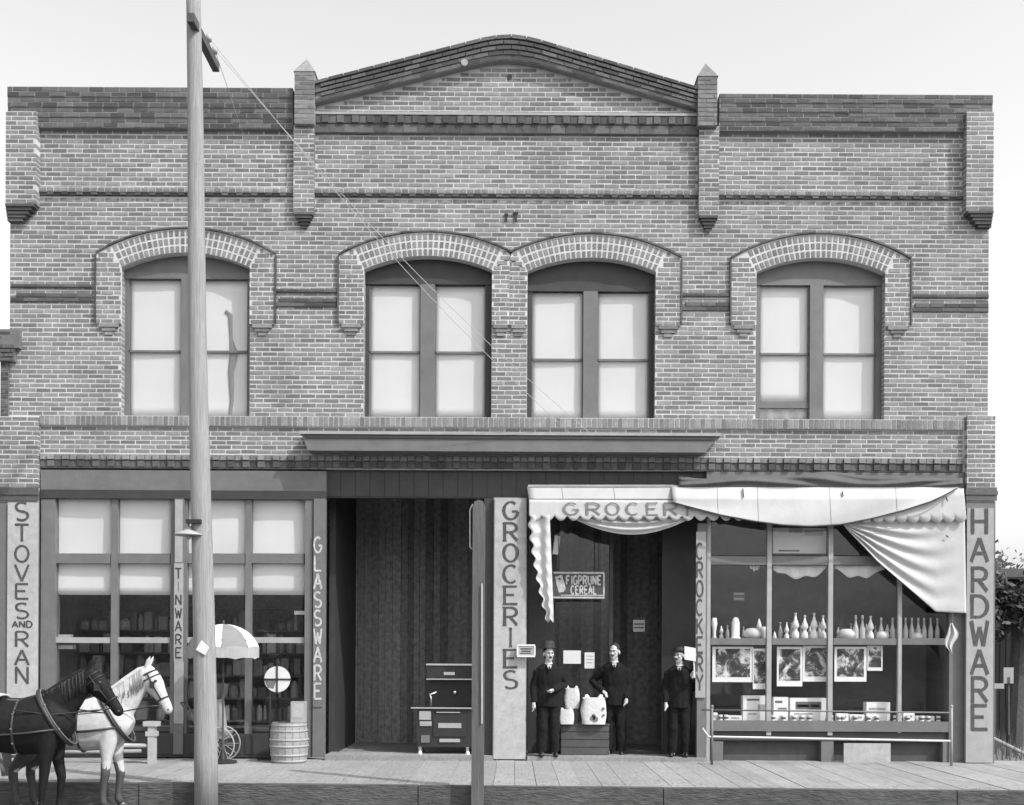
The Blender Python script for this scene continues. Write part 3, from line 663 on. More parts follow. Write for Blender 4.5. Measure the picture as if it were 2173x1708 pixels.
# ================================================================== DARK STOCK INSIDE THE STORE
def stock(x0, x1, y, z0, z1, gap, label, seed):
    rnd = random.Random(seed); r = thing('stock_shelf', ((x0 + x1) / 2, y, .02), label, 'shelves'); n = max(1, round((z1 - z0) / gap)); c = (z1 - z0) / n
    for i in range(n + 1): build(MB().box(x0, x1, y - .34, y, z0 + c * i - .025, z0 + c * i), 'shelf_board', M['dwood'], r)
    for x in (x0, (x0 + x1) / 2, x1): build(MB().box(x - .02, x + .02, y - .345, y + .004, .02, z1 + .02), 'upright', M['dwood'], r)
    mb = MB()
    for i in range(n):
        x = x0 + .05
        while x < x1 - .25:
            w = rnd.uniform(.05, .20); h = rnd.uniform(.45, .97) * (c - .04); d = rnd.uniform(.02, .12)
            if rnd.random() < .45: mb.lathe((x + w / 2, y - .18 - d / 2, z0 + c * i + .001), [(0, 0), (w * .45, 0), (w * .5, h * .3), (w * .46, h * .75), (w * .2, h), (0, h)], 9)
            elif rnd.random() < .9: mb.box(x, x + w, y - .30 + d, y - .08, z0 + c * i + .001, z0 + c * i + h)
            x += w + rnd.uniform(.004, .03)
    build(mb, 'stock', M['goods'], r, kind='stuff')
stock(X(110, 1400, -2), X(660, 1400, -2), 2.2, .5, 2.5, .42, 'dark shelves of hardware stock behind the left shop window', 3)
# ================================================================== SIGNS
def sign(name, px0, px1, py0, py1, d, text, lx, ranges, label, bm='white', tm='ink', wx=.09, wz=.065, serif=0.0, th=.05, small=()):
    c = P((px0 + px1) / 2, py1, d); r = thing(name, tuple(c), label, 'sign')
    bo = build(pb(px0, px1, py0, py1, d, th), 'board', M[bm], r); mb = MB()
    for ch, (a, b) in zip(text, ranges): put(mb, ch, lx[0] + (4 if ch == 'I' else 0), lx[1] - (4 if ch == 'I' else 0), a, b, d, wx, wz, serif)
    for (ch, x0, x1, a, b) in small: put(mb, ch, x0, x1, a, b, d, .14, .12)
    build(mb, 'lettering', M[tm], r); return r
sign('stoves_sign', 15, 78, 1066, 1602, .13, 'STOVESRAN', (32, 61), [(1066, 1104), (1113, 1149), (1158, 1192), (1198, 1233), (1239, 1270), (1280, 1312), (1340, 1372), (1379, 1411), (1415, 1450)],
     'tall white painted board lettered STOVES AND RAN on the far pier behind the horses', small=[('A', 26, 38, 1318, 1331), ('N', 41, 53, 1318, 1331), ('D', 56, 68, 1318, 1331)])
sign('groceries_sign', 1048, 1115, 1058, 1610, .07, 'GROCERIES', (1068, 1098), [(1065 + 44.8 * i, 1065 + 44.8 * i + 37) for i in range(9)], 'tall white board lettered GROCERIES between the two open bays', wx=.115, wz=.06, serif=.14)
sign('hardware_sign', 2050, 2107, 1078, 1618, .14, 'HARDWARE', (2060, 2095), [(1082, 1130), (1142, 1192), (1205, 1254), (1264, 1309), (1317, 1370), (1379, 1431), (1438, 1489), (1497, 1547)],
     'tall pale board lettered HARDWARE on the pier beside the lit yard', bm='post', wx=.11, wz=.07, serif=.10)
sign('glassware_sign', 664, 684, 1134, 1500, .075, 'GLASSWARE', (666, 682), [(1140 + 38.8 * i, 1140 + 38.8 * i + 32) for i in range(9)], 'narrow dark post board lettered GLASSWARE in white beside the open bay', bm='paint', tm='paleink', wx=.12, wz=.07, th=.012)
sign('tinware_sign', 369, 388, 1195, 1404, .075, 'TINWARE', (372, 385), [(1206 + 28 * i, 1206 + 28 * i + 21) for i in range(7)], 'narrow faded post board with lettering between the panes behind the utility pole', bm='post', tm='dpaint', wx=.10, wz=.07, th=.012)
build(pb(369, 389, 1404, 1535, .075, .012), 'post_facing', M['lpaint'], BLD); build(pb(371, 387, 1060, 1193, .072, .009), 'post_facing', M['lpaint'], BLD)
sign('crockery_sign', 1476, 1497, 1128, 1480, .09, 'CROCKERY', (1477, 1491), [(1153 + 39.8 * i, 1153 + 39.8 * i + 33) for i in range(8)], 'narrow pale post board lettered CROCKERY beside the men in the doorway', bm='post', tm='ink', wx=.12, wz=.08, th=.02)
# cereal advertisement
cs = thing('cereal_sign', tuple(P(1228, 1270, -.3)), 'dark enamel sign with white lettering FIGPRUNE CEREAL hung in the grocery entrance', 'sign')
build(pb(1172, 1284, 1212, 1271, -.3, .02), 'board', M['ink'], cs)
mb = MB()
for (a, b, c, e) in ((1174, 1282, 1213.5, 1217), (1174, 1282, 1266, 1269.5), (1279.5, 1282.4, 1217.2, 1265.8), (1190, 1279, 1262, 1264)): mb.pbox(a, b, c, e, -.296, .004)
build(mb, 'border', M['paleink'], cs)
mb = MB()
xx = 1201
for ch in 'FIGPRUNE': put(mb, ch, xx - (2 if ch == 'I' else 0), xx + (5 if ch == 'I' else 7.6), 1222, 1240, -.3, .2, .1); xx += 5.2 if ch == 'I' else 10.2
for i, ch in enumerate('CEREAL'): put(mb, ch, 1211 + i * 9.4, 1211 + i * 9.4 + 7, 1243, 1260, -.3, .2, .1)
build(mb, 'lettering', M['paleink'], cs)
mb = MB(); pol = [(1177, 1224), (1192, 1219), (1200, 1248), (1196, 1256), (1185, 1257)]; mb.prism([(P(x, y, -.296).x, P(x, y, -.296).z) for x, y in reversed(pol)], .296, .299); build(mb, 'sack_emblem', M['paleink'], cs)
mb = MB(); p = P(1187, 1228, -.294); mb.tube([(p.x, p.y, p.z), (p.x, p.y + .004, p.z)], [.02, .02], 8); build(mb, 'sack_mark', M['ink'], cs)
for x in (1185, 1270): mb = MB(); mb.tube([P(x, 1212, -.3), P(x, 1110, -.3)], .006, 6); build(mb, 'hanger', M['iron'], cs)
# small framed plate on the groceries pier
fp = thing('framed_plate', tuple(P(1116, 1393, .16)), 'small framed plate sticking out from the groceries board', 'sign')
build(pb(1097, 1135, 1368, 1393, .16, .02), 'plate', M['card'], fp); mb = MB()
for (a, b, c, e) in ((1097, 1135, 1367, 1370.5), (1097, 1135, 1390.5, 1394), (1096, 1099.5, 1370.6, 1390.4), (1132.5, 1136, 1370.6, 1390.4)): mb.pbox(a, b, c, e, .17, .035)
build(mb, 'frame', M['paper'], fp); mb = MB()
for (a, b, c, e) in ((1104, 1128, 1375, 1378), (1106, 1126, 1380, 1383), (1103, 1127, 1385, 1387)): mb.pbox(a, b, c, e, .163, .004)
build(mb, 'print', M['ink'], fp); mb = MB(); mb.pbox(1100, 1112, 1376, 1386, .138, .068); build(mb, 'bracket', M['iron'], fp)
def card(name, px0, px1, py0, py1, d, label, m='paper', bits=(), pm='print_', cat='notice', tilt=0, t=.012, group=None):
    c = P((px0 + px1) / 2, py1, d); mb = pb(px0, px1, py0, py1, d, t); o = build(mb, name, M[m], None, tuple(c)); tag(o, label, cat, group); o.rotation_euler = (0, tilt, 0)
    for k, (a, b, e, f, q) in enumerate(bits):
        w, h = px1 - px0, py1 - py0; build(pb(px0 + a * w, px0 + b * w, py0 + e * h, py0 + f * h, d + .002 + .0008 * k, .0018 + .0008 * k), 'print', M[q], o)
    return o
card('notice_card', 1195, 1232, 1380, 1408, -.7, 'blank white card with rounded look, wider one of two behind the entrance glass')
card('notice_card', 1240, 1261, 1384, 1418, -.7, 'narrow upright white card beside the wider one in the entrance', bits=[(.15, .85, .2, .26, 'card'), (.15, .85, .4, .46, 'card'), (.2, .8, .6, .66, 'card')])
card('notice_card', 1343, 1368, 1315, 1340, -1.6, 'little paper sign hung high in the dark doorway', bits=[(.1, .9, .3, .42, 'print_'), (.1, .9, .6, .72, 'print_')])
card('small_card', 624, 650, 1296, 1304, -.2, 'small white strip card at the right edge of the left shop window')
card('paper_scrap', 1172, 1184, 1136, 1176, -.3, 'pale strip of paper hanging beside the awning side flap', tilt=.12)

# ================================================================== AWNING
AW = thing('awning', tuple(P(1580, 1030, .0)), 'white canvas awning lettered GROCERY sagging over the right shop front', 'awning')
def hang(name, top, bot, d0, d1, nu, nv, wob=0.0, m='canvas', folds=None, th=.006, over=False, lift=0.0):
    """cloth between two pixel polylines top(u) and bot(u), depth d0 at top to d1 at the bottom"""
    def fn(u, v):
        a, b = top(u), bot(u); px = a[0] + (b[0] - a[0]) * v; py = a[1] + (b[1] - a[1]) * v; d = d0 + (d1 - d0) * v + wob * math.sin(u * 23 + v * 2) * (.3 + .7 * v)
        if folds: d += folds(u, v)
        if over: d = .145 + .10 * max(0, min(1, (py - 1031) / 27)) + .020 * math.sin(u * 9 + v * 5) * v + .05 * v
        return P(px, py, d + lift)
    mb = MB(); mb.grid(fn, nu, nv, th); return build(mb, name, M[m], AW, smooth=True)
def poly(pts):
    L = [0]
    for a, b in zip(pts[:-1], pts[1:]): L.append(L[-1] + math.dist(a, b))
    def f(u):
        s = u * L[-1]
        for i in range(len(pts) - 1):
            if s <= L[i + 1] + 1e-9:
                t = (s - L[i]) / (L[i + 1] - L[i]); return (pts[i][0] + (pts[i + 1][0] - pts[i][0]) * t, pts[i][1] + (pts[i + 1][1] - pts[i][1]) * t)
        return pts[-1]
    return f
hang('canopy', poly([(1118, 1032), (2036, 1031)]), poly([(1122, 1060), (2038, 1060)]), .12, .19, 60, 8, .004)
# valance with scallops
def scal(px0, px1, py, amp, step):
    def f(u):
        x = px0 + (px1 - px0) * u; return (x, py + amp * abs(math.sin(math.pi * (x - px0) / step)) ** .8)
    return f
hang('valance', poly([(1122, 1060), (1600, 1062)]), scal(1122, 1600, 1093, 12, 27), .20, .215, 150, 6, .002)
mb = MB()
for ch, (a, b) in zip('GROCERY', ((1196, 1226), (1243, 1273), (1285, 1313), (1329, 1356), (1371, 1396), (1408, 1437), (1447, 1470))): put(mb, ch, a, b, 1067, 1092, .219, .085, .045, .10, .002)
build(mb, 'lettering', M['fade'], AW)
# belly of loose cloth under the valance
def bel_t(u): return (1205 + 270 * u, 1092)
def bel_b(u): return (1212 + 256 * u, 1098 + 36 * math.sin(math.pi * u) ** .9)
hang('canvas_swag', bel_t, bel_b, .165, .15, 40, 14, 0, folds=lambda u, v: .035 * math.sin(v * 19) * math.sin(math.pi * u))
# heavy sagging front sheet
bpts = poly([(1428, 1066), (1480, 1080), (1530, 1093), (1600, 1106), (1660, 1114), (1720, 1117), (1785, 1113), (1850, 1100), (1920, 1082), (1975, 1064), (2005, 1050), (2030, 1036)])
hang('front_sheet', poly([(1424, 1032), (2034, 1031)]), bpts, .40, 1.02, 60, 24, .006, over=True)
def seam(top, bot, u0, d0, d1, over):
    def fn(u, v):
        q = u0 + (u - .5) * .0022; a, b = top(q), bot(q); px = a[0] + (b[0] - a[0]) * v; py = a[1] + (b[1] - a[1]) * v
        if over: d = .145 + .10 * max(0, min(1, (py - 1031) / 27)) + .020 * math.sin(q * 9 + v * 5) * v + .05 * v
        else: d = d0 + (d1 - d0) * v + .004 * math.sin(q * 23 + v * 2) * (.3 + .7 * v)
        return P(px, py, d + .004)
    mb = MB(); mb.grid(fn, 1, 24, .003); build(mb, 'seam', M['fade_seam'], AW, smooth=True)
for u0 in (.16, .30, .55, .78): seam(poly([(1424, 1032), (2034, 1031)]), poly([(1428, 1066), (1480, 1080), (1530, 1093), (1600, 1106), (1660, 1114), (1720, 1117), (1785, 1113), (1850, 1100), (1920, 1082), (1975, 1064), (2005, 1050), (2030, 1036)]), u0, 0, 0, True)
for u0 in (.08, .20): seam(poly([(1118, 1032), (2036, 1031)]), poly([(1122, 1060), (2038, 1060)]), u0, .12, .19, False)
mb = MB(); mb.tube([P(*bpts(i / 40), .225 + .10 * max(0, min(1, (bpts(i / 40)[1] - 1031) / 27)) + .02) for i in range(41)], .011, 6); build(mb, 'sheet_hem', M['dpaint'], AW)
# right flap: swagged cloth fanning out of its left corner
def fl_t(u): return (1788 + (2046 - 1788) * u, 1112 - 34 * u)
def fl_b(u):
    pts = [(1797, 1124), (1860, 1190), (1930, 1250), (1985, 1298), (2050, 1301)]; return poly(pts)(u)
hang('side_flap', fl_t, fl_b, .17, .15, 60, 60, 0, folds=lambda u, v: .045 * math.sin((v - .20 * math.sin(math.pi * u) * (1 - .4 * v)) * 30) * max(0, 1 - u * 1.05) ** .8 * min(1, v * 4) * min(1, u * 5))
hang('flap_valance', poly([(1790, 1080), (1900, 1050), (2044, 1036)]), scal(1800, 2050, 1100, 9, 25), .235, .235, 120, 4, .004)
# left flap, thin and ragged
def lf_t(u): return (1121 + 46 * u, 1094)
def lf_b(u): return (1160 + 15 * u, 1318 + 3 * math.sin(9 * u))
def lf(u, v):
    a, b = lf_t(u), lf_b(u); px = 1122 + (1161 - 1122) * v ** 1.5 + ((1166 + 9 * v) - (1122 + (1161 - 1122) * v ** 1.5)) * u
    px += (1 - u) * 3.5 * math.sin(v * 50); return P(px, 1093 + (b[1] - 1093) * v, .20 + .03 * math.sin(u * 9 + v * 3) + .006 * math.sin(v * 50))
mb = MB(); mb.grid(lf, 14, 70, .006); build(mb, 'side_flap', M['canvas'], AW, smooth=True)
# gathered grey cloth on the roller above
def rt(u): return (1440 + 602 * u, 1009 + 5 * math.sin(u * 9) + 3 * math.sin(u * 21))
def rb(u): return (1440 + 602 * u, 1033)
hang('roller_cloth', rt, rb, .10, .16, 90, 12, 0, 'roller', lambda u, v: .05 * math.sin(math.pi * v) + .035 * math.sin(v * 8 + 5 * math.sin(u * 7)) * math.sin(math.pi * v))
mb = MB(); mb.tube([P(1120, 1033, .10), P(2038, 1033, .10)], .035, 10); build(mb, 'roller', M['wood'], AW)
mb = MB(); mb.tube([P(1122, 1064, .17), P(2040, 1064, .17)], .012, 8); build(mb, 'front_bar', M['iron'], AW)
for (x0, x1, yb) in ((1124, 1122, 1180), (2034, 2038, 1150)): mb = MB(); mb.tube([P(x0, yb, .05), P(x1, 1064, .17)], .012, 8); build(mb, 'arm', M['iron'], AW)
for (x, y, w, h) in ((1577, 1046, 1.5, 9), (1788, 1048, 1.5, 5), (2010, 1058, 4, 5), (2012, 1138, 5, 2)): 
    mb = MB(); dd_ = lambda q: .20 if y > 1100 else .185 + .10 * max(0, min(1, (q - 1031) / 27)); mb.tube([P(x - w, y - h, dd_(y - h)), P(x, y + h, dd_(y + h))], .011, 5); build(mb, 'tear', M['ink'], AW)
# loose white rag tied near the right jamb
mb = MB()
mb.grid(lambda u, v: P(2014 + 20 * math.sin(math.pi * min(1, .1 + v)) ** 1.4 * (u - .75 + .3 * math.sin(v * 6)) * 1.3 + 6, 1322 + 74 * v, .25 + .03 * math.sin(u * 12)), 10, 14, .006)
o = build(mb, 'white_rag', M['canvas'], None, tuple(P(2016, 1395, .25)), smooth=True); tag(o, 'loose white rag hanging at the right end of the display window', 'rag')

# ================================================================== UTILITY POLE, POST, WIRES
PD = 3.66
base = P(438, 1700, PD); top = P(407, -120, PD)
pr = thing('utility_pole', (base.x, base.y, STREET), 'tall weathered utility pole rising past the roof at the kerb', 'pole')
mb = MB(); pts = []; rr = []
for i in range(15):
    t = i / 14; z = STREET - .1 + (top.z - STREET) * t; pts.append((base.x + (top.x - base.x) * t + .012 * math.sin(t * 9), base.y, z)); rr.append(.152 - .066 * t)
mb.tube(pts, rr, 18); shaft = build(mb, 'shaft', M['pole'], pr, smooth=True)
za = P(405, 62, PD).z; xa = P(405, 62, PD).x
mb = MB(); mb.box(xa + .03, xa + .12, -PD - .28, -2.72, za - .06, za + .05); arm = build(mb, 'crossarm', M['dwood'], pr)
for yy in (-2.8, -3.1): mb = MB(); mb.lathe((xa + .075, yy, za + .05), [(.012, 0), (.012, .10), (.035, .10), (.045, .14), (.03, .19), (.01, .2)], 10); build(mb, 'insulator', M['card'], arm, smooth=True)
lp = P(400, 1136, PD + .1)
mb = MB(); mb.lathe((lp.x, lp.y, lp.z), [(.185, 0), (.18, .012), (.11, .045), (.05, .07), (.03, .12), (.0, .125)], 20); sh_ = build(mb, 'lamp_shade', M['post'], pr, smooth=True)
mb = MB(); mb.tube([(lp.x, lp.y, lp.z + .1), (lp.x, lp.y, lp.z + .19), (lp.x + .1, lp.y + .04, lp.z + .21), (lp.x + .22, -PD, lp.z + .19)], .014, 8); build(mb, 'lamp_bracket', M['iron'], pr)
mb = MB(); mb.lathe((lp.x, lp.y, lp.z - .06), [(.001, 0), (.03, .02), (.035, .05), (.025, .07)], 10); build(mb, 'bulb', M['card'], pr, smooth=True)
mb = MB(); p = P(414, 1110, PD); mb.box(p.x - .07, p.x + .12, -PD - .19, -PD - .1, p.z - .02, p.z + .03); build(mb, 'iron_strap', M['iron'], pr)
mb = MB(); p = P(432, 1375, PD + .16); mb.prism([(p.x - .10, p.z - .02), (p.x + .02, p.z - .09), (p.x + .07, p.z + .01), (p.x - .03, p.z + .10)], p.y, p.y + .012); build(mb, 'torn_paper', M['paper'], pr)
for (z0, s) in ((.9, 1), (1.5, -1), (2.2, 1), (3.4, -1), (4.6, 1)): mb = MB(); mb.tube([(base.x + s * .1, base.y - .04, z0), (base.x + s * .17, base.y - .06, z0)], .008, 6); 
for i, (s, e, dd) in enumerate((((444, 96), (1258, 925), -2.8), ((432, 92), (1215, 925), -3.1))):
    a = Vector((xa + .075, dd, za + .2)); b = P(e[0], e[1], .3); mb = MB()
    mb.tube([a.lerp(b, t / 24) - Vector((0, 0, .25 * math.sin(math.pi * t / 24))) for t in range(25)], .0042, 6)
    o = build(mb, 'service_wire', M['wire'], None, tuple(a)); tag(o, ('upper' if i == 0 else 'lower') + ' of two pale wires running from the pole crossarm down to the cornice', 'wire')
a = Vector((xa + .075, -2.8, za + .2)); b = P(521, 300, .14); mb = MB(); mb.tube([a.lerp(b, t / 12) for t in range(13)], .0042, 6); o = build(mb, 'service_wire', M['wire'], None, tuple(a)); tag(o, 'short pale wire dropping steeply from the pole crossarm to the left parapet', 'wire')
pp = P(1013, 1692, 3.72); pt = thing('kerb_post', (pp.x, pp.y, STREET), 'plain dark round topped post standing at the kerb before the groceries board', 'post')
mb = MB(); s3 = FPX / 14.28; w = 13 / s3; zt = Z(1062, 1013, 3.72)
poly_ = [(pp.x - w, STREET - .2), (pp.x + w, STREET - .2), (pp.x + w, zt - .09), (pp.x + w * .7, zt - .02), (pp.x, zt), (pp.x - w * .7, zt - .02), (pp.x - w, zt - .09)]
mb.prism(poly_, pp.y - w, pp.y + w); build(mb, 'shaft', M['dark_post'], pt)
mb = MB(); a = P(1022, 1535, 3.82); b = P(1022, 1238, 3.82); mb.tube([a, b], .009, 8); build(mb, 'pale_rod', M['pipe'], pt)
mb = MB(); a = P(997, 1160, 3.72); b = P(997, 1082, 3.72); mb.tube([P(1001, 1165, 3.72), a, b, P(1003, 1070, 3.72)], .010, 8); build(mb, 'bracket', M['pipe'], pt)

# ================================================================== RAILS
r1 = thing('guard_rail', tuple(P(1765, 1632, .6)), 'pipe guard rail with two bars in front of the right display window', 'railing')
for x in (1510, 2018): mb = MB(); mb.tube([P(x, 1634, .6) , P(x, 1500, .6)], .022, 10); mb.ball(P(x, 1499, .6), .03, .03, .03, 6, 8); build(mb, 'rail_post', M['wood'] if x > 2000 else M['paint'], r1, smooth=True)
mb = MB(); mb.tube([P(1488, 1506, .6), P(2018, 1512, .6)], .012, 8); build(mb, 'top_rail', M['paint'], r1, smooth=True)
mb = MB(); mb.tube([P(1490, 1545, .6), P(1503, 1563, .6), P(2018, 1572, .6)], .018, 8); build(mb, 'lower_rail', M['pipe'], r1, smooth=True)
r2 = thing('guard_rail', tuple(P(318, 1624, .9)), 'low pale wooden rail with one capped post behind the white horse', 'railing')
mb = MB(); mb.pbox(313, 328, 1540, 1624, .9, .11); q = build(mb, 'rail_post', M['white'], r2)
mb = MB(); mb.pbox(303, 334, 1531, 1541, .92, .16); mb.pbox(308, 331, 1552, 1562, .91, .13); build(mb, 'post_cap', M['white'], r2)
mb = MB(); mb.tube([P(80, 1579, .85), P(318, 1582, .85)], .032, 8); build(mb, 'rail', M['white'], r2, smooth=True)
mb = MB(); mb.tube([P(-20, 1597, .8), P(300, 1593, .85)], .03, 8); build(mb, 'rail', M['wood'], r2, smooth=True)
mb = MB(); mb.pbox(100, 114, 1560, 1624, .9, .11); build(mb, 'rail_post', M['wood'], r2)

# ================================================================== GOODS AT THE LEFT
c = P(613, 1622, .55)
br = thing('barrel', (c.x, c.y, 0), 'wooden barrel with hoops standing on the pavement under the glassware post', 'barrel')
prof = lambda t: .265 + .035 * math.sin(math.pi * t)
for k in range(16):
    a0, a1 = 2 * math.pi * (k + .03) / 16, 2 * math.pi * (k + .97) / 16; mb = MB(); vs = []
    for j in range(7):
        t = j / 6; r = prof(t)
        vs += [(c.x + r * math.cos(a0), c.y + r * math.sin(a0), .62 * t), (c.x + r * math.cos(a1), c.y + r * math.sin(a1), .62 * t), (c.x + (r - .02) * math.cos(a1), c.y + (r - .02) * math.sin(a1), .62 * t), (c.x + (r - .02) * math.cos(a0), c.y + (r - .02) * math.sin(a0), .62 * t)]
    fs = [(4 * j + q, 4 * j + (q + 1) % 4, 4 * j + 4 + (q + 1) % 4, 4 * j + 4 + q) for j in range(6) for q in range(4)] + [(3, 2, 1, 0), (24, 25, 26, 27)]
    mb.add(vs, fs); build(mb, 'stave', M['wood'], br)
for t in (.05, .2, .42, .58, .8, .94):
    mb = MB(); r = prof(t) + .004; mb.tube([(c.x, c.y, .62 * t - .016), (c.x, c.y, .62 * t + .016)], [r, r], 28); build(mb, 'hoop', M['lpaint'], br, smooth=True)
mb = MB(); mb.tube([(c.x, c.y, .54), (c.x, c.y, .575)], [.262, .262], 24); build(mb, 'barrel_head', M['dwood'], br)
bx = P(634, 1540, .55); o = build(MB().box(bx.x - .11, bx.x + .11, bx.y - .1, bx.y + .08, .622, Z(1488, 634, .55)), 'carton', M['post'], None, (bx.x, bx.y, .622)); tag(o, 'upright pale carton standing on the barrel top', 'carton')
build(MB().box(bx.x - .09, bx.x + .09, bx.y - .104, bx.y - .101, .70, .92), 'print', M['card'], o)
# round white target on an upright stand
c = P(588, 1441, .3); st = thing('disc_stand', (c.x, c.y, 0), 'round white disc with a dark cross on an iron stand before the left window', 'display')
mb = MB(); mb.tube([(c.x, c.y, c.z), (c.x, c.y + .02, c.z)], [.205, .205], 32); build(mb, 'disc', M['paper'], st)
mb = MB(); mb.box(c.x - .22, c.x + .22, c.y - .012, c.y - .002, c.z - .012, c.z + .012); mb.box(c.x - .012, c.x + .012, c.y - .016, c.y - .006, c.z - .22, c.z + .22); build(mb, 'cross_bars', M['iron'], st)
mb = MB(); mb.prism([(c.x - .2, c.z - .012), (c.x - .013, c.z - .013), (c.x - .06, c.z - .15), (c.x - .15, c.z - .13)], c.y - .004, c.y - .001); build(mb, 'dark_quarter', M['print_'], st)
mb = MB(); mb.tube([(c.x - .12, c.y + .03, 0), (c.x - .12, c.y + .03, c.z - .16)], .016, 8); mb.tube([(c.x - .12, c.y + .03, c.z - .16), (c.x, c.y + .03, c.z)], .014, 8); mb.tube([(c.x - .32, c.y + .03, 0.015), (c.x + .1, c.y + .03, 0.015)], .014, 6); build(mb, 'stand', M['iron'], st)
# umbrella opened beside the pole
c = P(474, 1324, .7); um = thing('umbrella', (c.x, c.y, 0), 'open umbrella with white and grey panels half hidden by the utility pole', 'umbrella')
zt = c.z
for k in range(8):
    a0, a1 = 2 * math.pi * k / 8 + .2, 2 * math.pi * (k + 1) / 8 + .2; mb = MB()
    def fn(u, v, a0=a0, a1=a1):
        a = a0 + (a1 - a0) * u; r = .54 * math.sin(v * 1.35) / math.sin(1.35); sag = .018 * math.sin(math.pi * u) * v
        return (c.x + (r - sag) * math.cos(a), c.y + (r - sag) * math.sin(a), zt - .36 * (1 - math.cos(v * 1.35)) / (1 - math.cos(1.35)) + sag)
    mb.grid(fn, 6, 8); build(mb, 'panel', M['paper'] if k % 2 else M['grey'], um, smooth=True)
    mb = MB()
    def fn2(u, v, a0=a0, a1=a1):
        a = a0 + (a1 - a0) * u; r = .54 - .018 * math.sin(math.pi * u); return (c.x + r * math.cos(a), c.y + r * math.sin(a), zt - .36 + .018 * math.sin(math.pi * u) - (.20 - .04 * abs(math.cos(math.pi * u))) * v)
    mb.grid(fn2, 6, 2); build(mb, 'skirt', M['card'] if k % 2 else M['lpaint'], um)
    mb = MB(); mb.tube([(c.x + .54 * math.sin(v * 1.35) / math.sin(1.35) * math.cos(a0), c.y + .54 * math.sin(v * 1.35) / math.sin(1.35) * math.sin(a0), zt - .005 - .36 * (1 - math.cos(v * 1.35)) / (1 - math.cos(1.35))) for v in (0.05, .3, .6, .8, 1)], .006, 5); build(mb, 'rib', M['iron'], um)
mb = MB(); mb.tube([(c.x, c.y, .02), (c.x, c.y, zt + .06)], .016, 8); build(mb, 'shaft', M['dwood'], um)
mb = MB(); mb.lathe((c.x, c.y, 0), [(.22, 0), (.22, .03), (.06, .06), (.03, .2)], 14); build(mb, 'foot', M['iron'], um)
# hand cart with spoked wheel below it
c = P(470, 1600, .45); ct = thing('hand_cart', (c.x, c.y, 0), 'small cart with thin spoked wheels and pale seat beside the utility pole', 'cart')
for (dx, dy) in ((-.02, -.22), (-.02, .16)):
    r = .27; cc = (c.x + dx, c.y + dy, r); mb = MB()
    mb.tube([(cc[0] + r * math.cos(2 * math.pi * k / 24), cc[1], cc[2] + r * math.sin(2 * math.pi * k / 24)) for k in range(25)], .012, 6, cap=False); wh = build(mb, 'wheel', M['lpaint'], ct, smooth=True)
    mb = MB()
    for k in range(10): mb.tube([cc, (cc[0] + r * math.cos(2 * math.pi * k / 10), cc[1], cc[2] + r * math.sin(2 * math.pi * k / 10))], .005, 5)
    mb.tube([(cc[0], cc[1] - .03, cc[2]), (cc[0], cc[1] + .03, cc[2])], .03, 10); build(mb, 'spokes', M['lpaint'], wh)
mb = MB(); mb.tube([(c.x - .02, c.y - .22, .27), (c.x - .02, c.y + .16, .27)], .012, 6); build(mb, 'axle', M['iron'], ct)
mb = MB(); z0 = .36; mb.prism([(c.x - .34, z0 + .04), (c.x + .1, z0), (c.x + .16, z0 + .12), (c.x + .06, z0 + .12), (c.x - .3, z0 + .16)], c.y - .18, c.y + .14); build(mb, 'body', M['wood'], ct)
mb = MB(); mb.prism([(c.x - .08, z0 + .125), (c.x + .055, z0 + .125), (c.x + .0, z0 + .62), (c.x - .08, z0 + .6)], c.y - .17, c.y + .13); build(mb, 'seat_back', M['post'], ct)
mb = MB(); mb.tube([(c.x - .3, c.y - .15, z0 + .14), (c.x - .6, c.y - .15, .92)], .012, 6); mb.tube([(c.x - .3, c.y + .1, z0 + .14), (c.x - .6, c.y + .1, .92)], .012, 6); mb.tube([(c.x - .6, c.y - .15, .92), (c.x - .6, c.y + .1, .92)], .014, 6); build(mb, 'handle', M['dwood'], ct)
for i, (x0, x1, y0, y1, l) in enumerate(((113, 150, 1346, 1352, 'pale flat packet lying on the glazing bar behind the left shop window'), (113, 155, 1368, 1377, 'pale flat packet under the glazing bar at the left end of the shop window'))):
    o = build(pb(x0, x1, y0, y1, -.10, .1), 'flat_packet', M['card'], None, tuple(P(x0, y1, -.1))); tag(o, l, 'packet')

# ================================================================== KITCHEN RANGE
sx0, sx1 = X(872, 1550, -.15), X(1002, 1550, -.15); sy = .15; zc_ = Z(1501, 940, -.15)
rg = thing('kitchen_range', ((sx0 + sx1) / 2, sy, .075), 'black kitchen range with bright nickel trim standing in the open left bay', 'stove')
mb = MB(); mb.box(sx0 + .10, sx1 - .02, sy + .02, sy + .55, .19, zc_ - .03); build(mb, 'body', M['iron'], rg)
mb = MB(); mb.box(sx0, sx1, sy - .02, sy + .58, zc_ - .028, zc_); build(mb, 'cooktop', M['iron'], rg)
mb = MB(); mb.box(sx0 - .004, sx1 + .004, sy - .028, sy - .021, zc_ - .018, zc_ + .004); build(mb, 'cooktop_trim', M['nickel'], rg)
zw0, zw1 = Z(1441, 950, -.5), Z(1408, 950, -.5); wx0, wx1 = X(905, 1424, -.5), X(1001, 1424, -.5)
mb = MB(); mb.box(wx0 + .03, wx1 - .03, .7, .74, zc_ + .001, zw0); build(mb, 'back_plate', M['iron'], rg)
mb = MB(); mb.box(wx0, wx1, .5, .74, zw0 + .012, zw1 - .03); wc = build(mb, 'warming_closet', M['iron'], rg)
mb = MB(); mb.box(wx0 - .01, wx1 + .01, .48, .745, zw1 - .028, zw1); mb.box(wx0 - .005, wx1 + .005, .485, .742, zw0 - .008, zw0 + .01); build(mb, 'closet_trim', M['nickel'], wc)
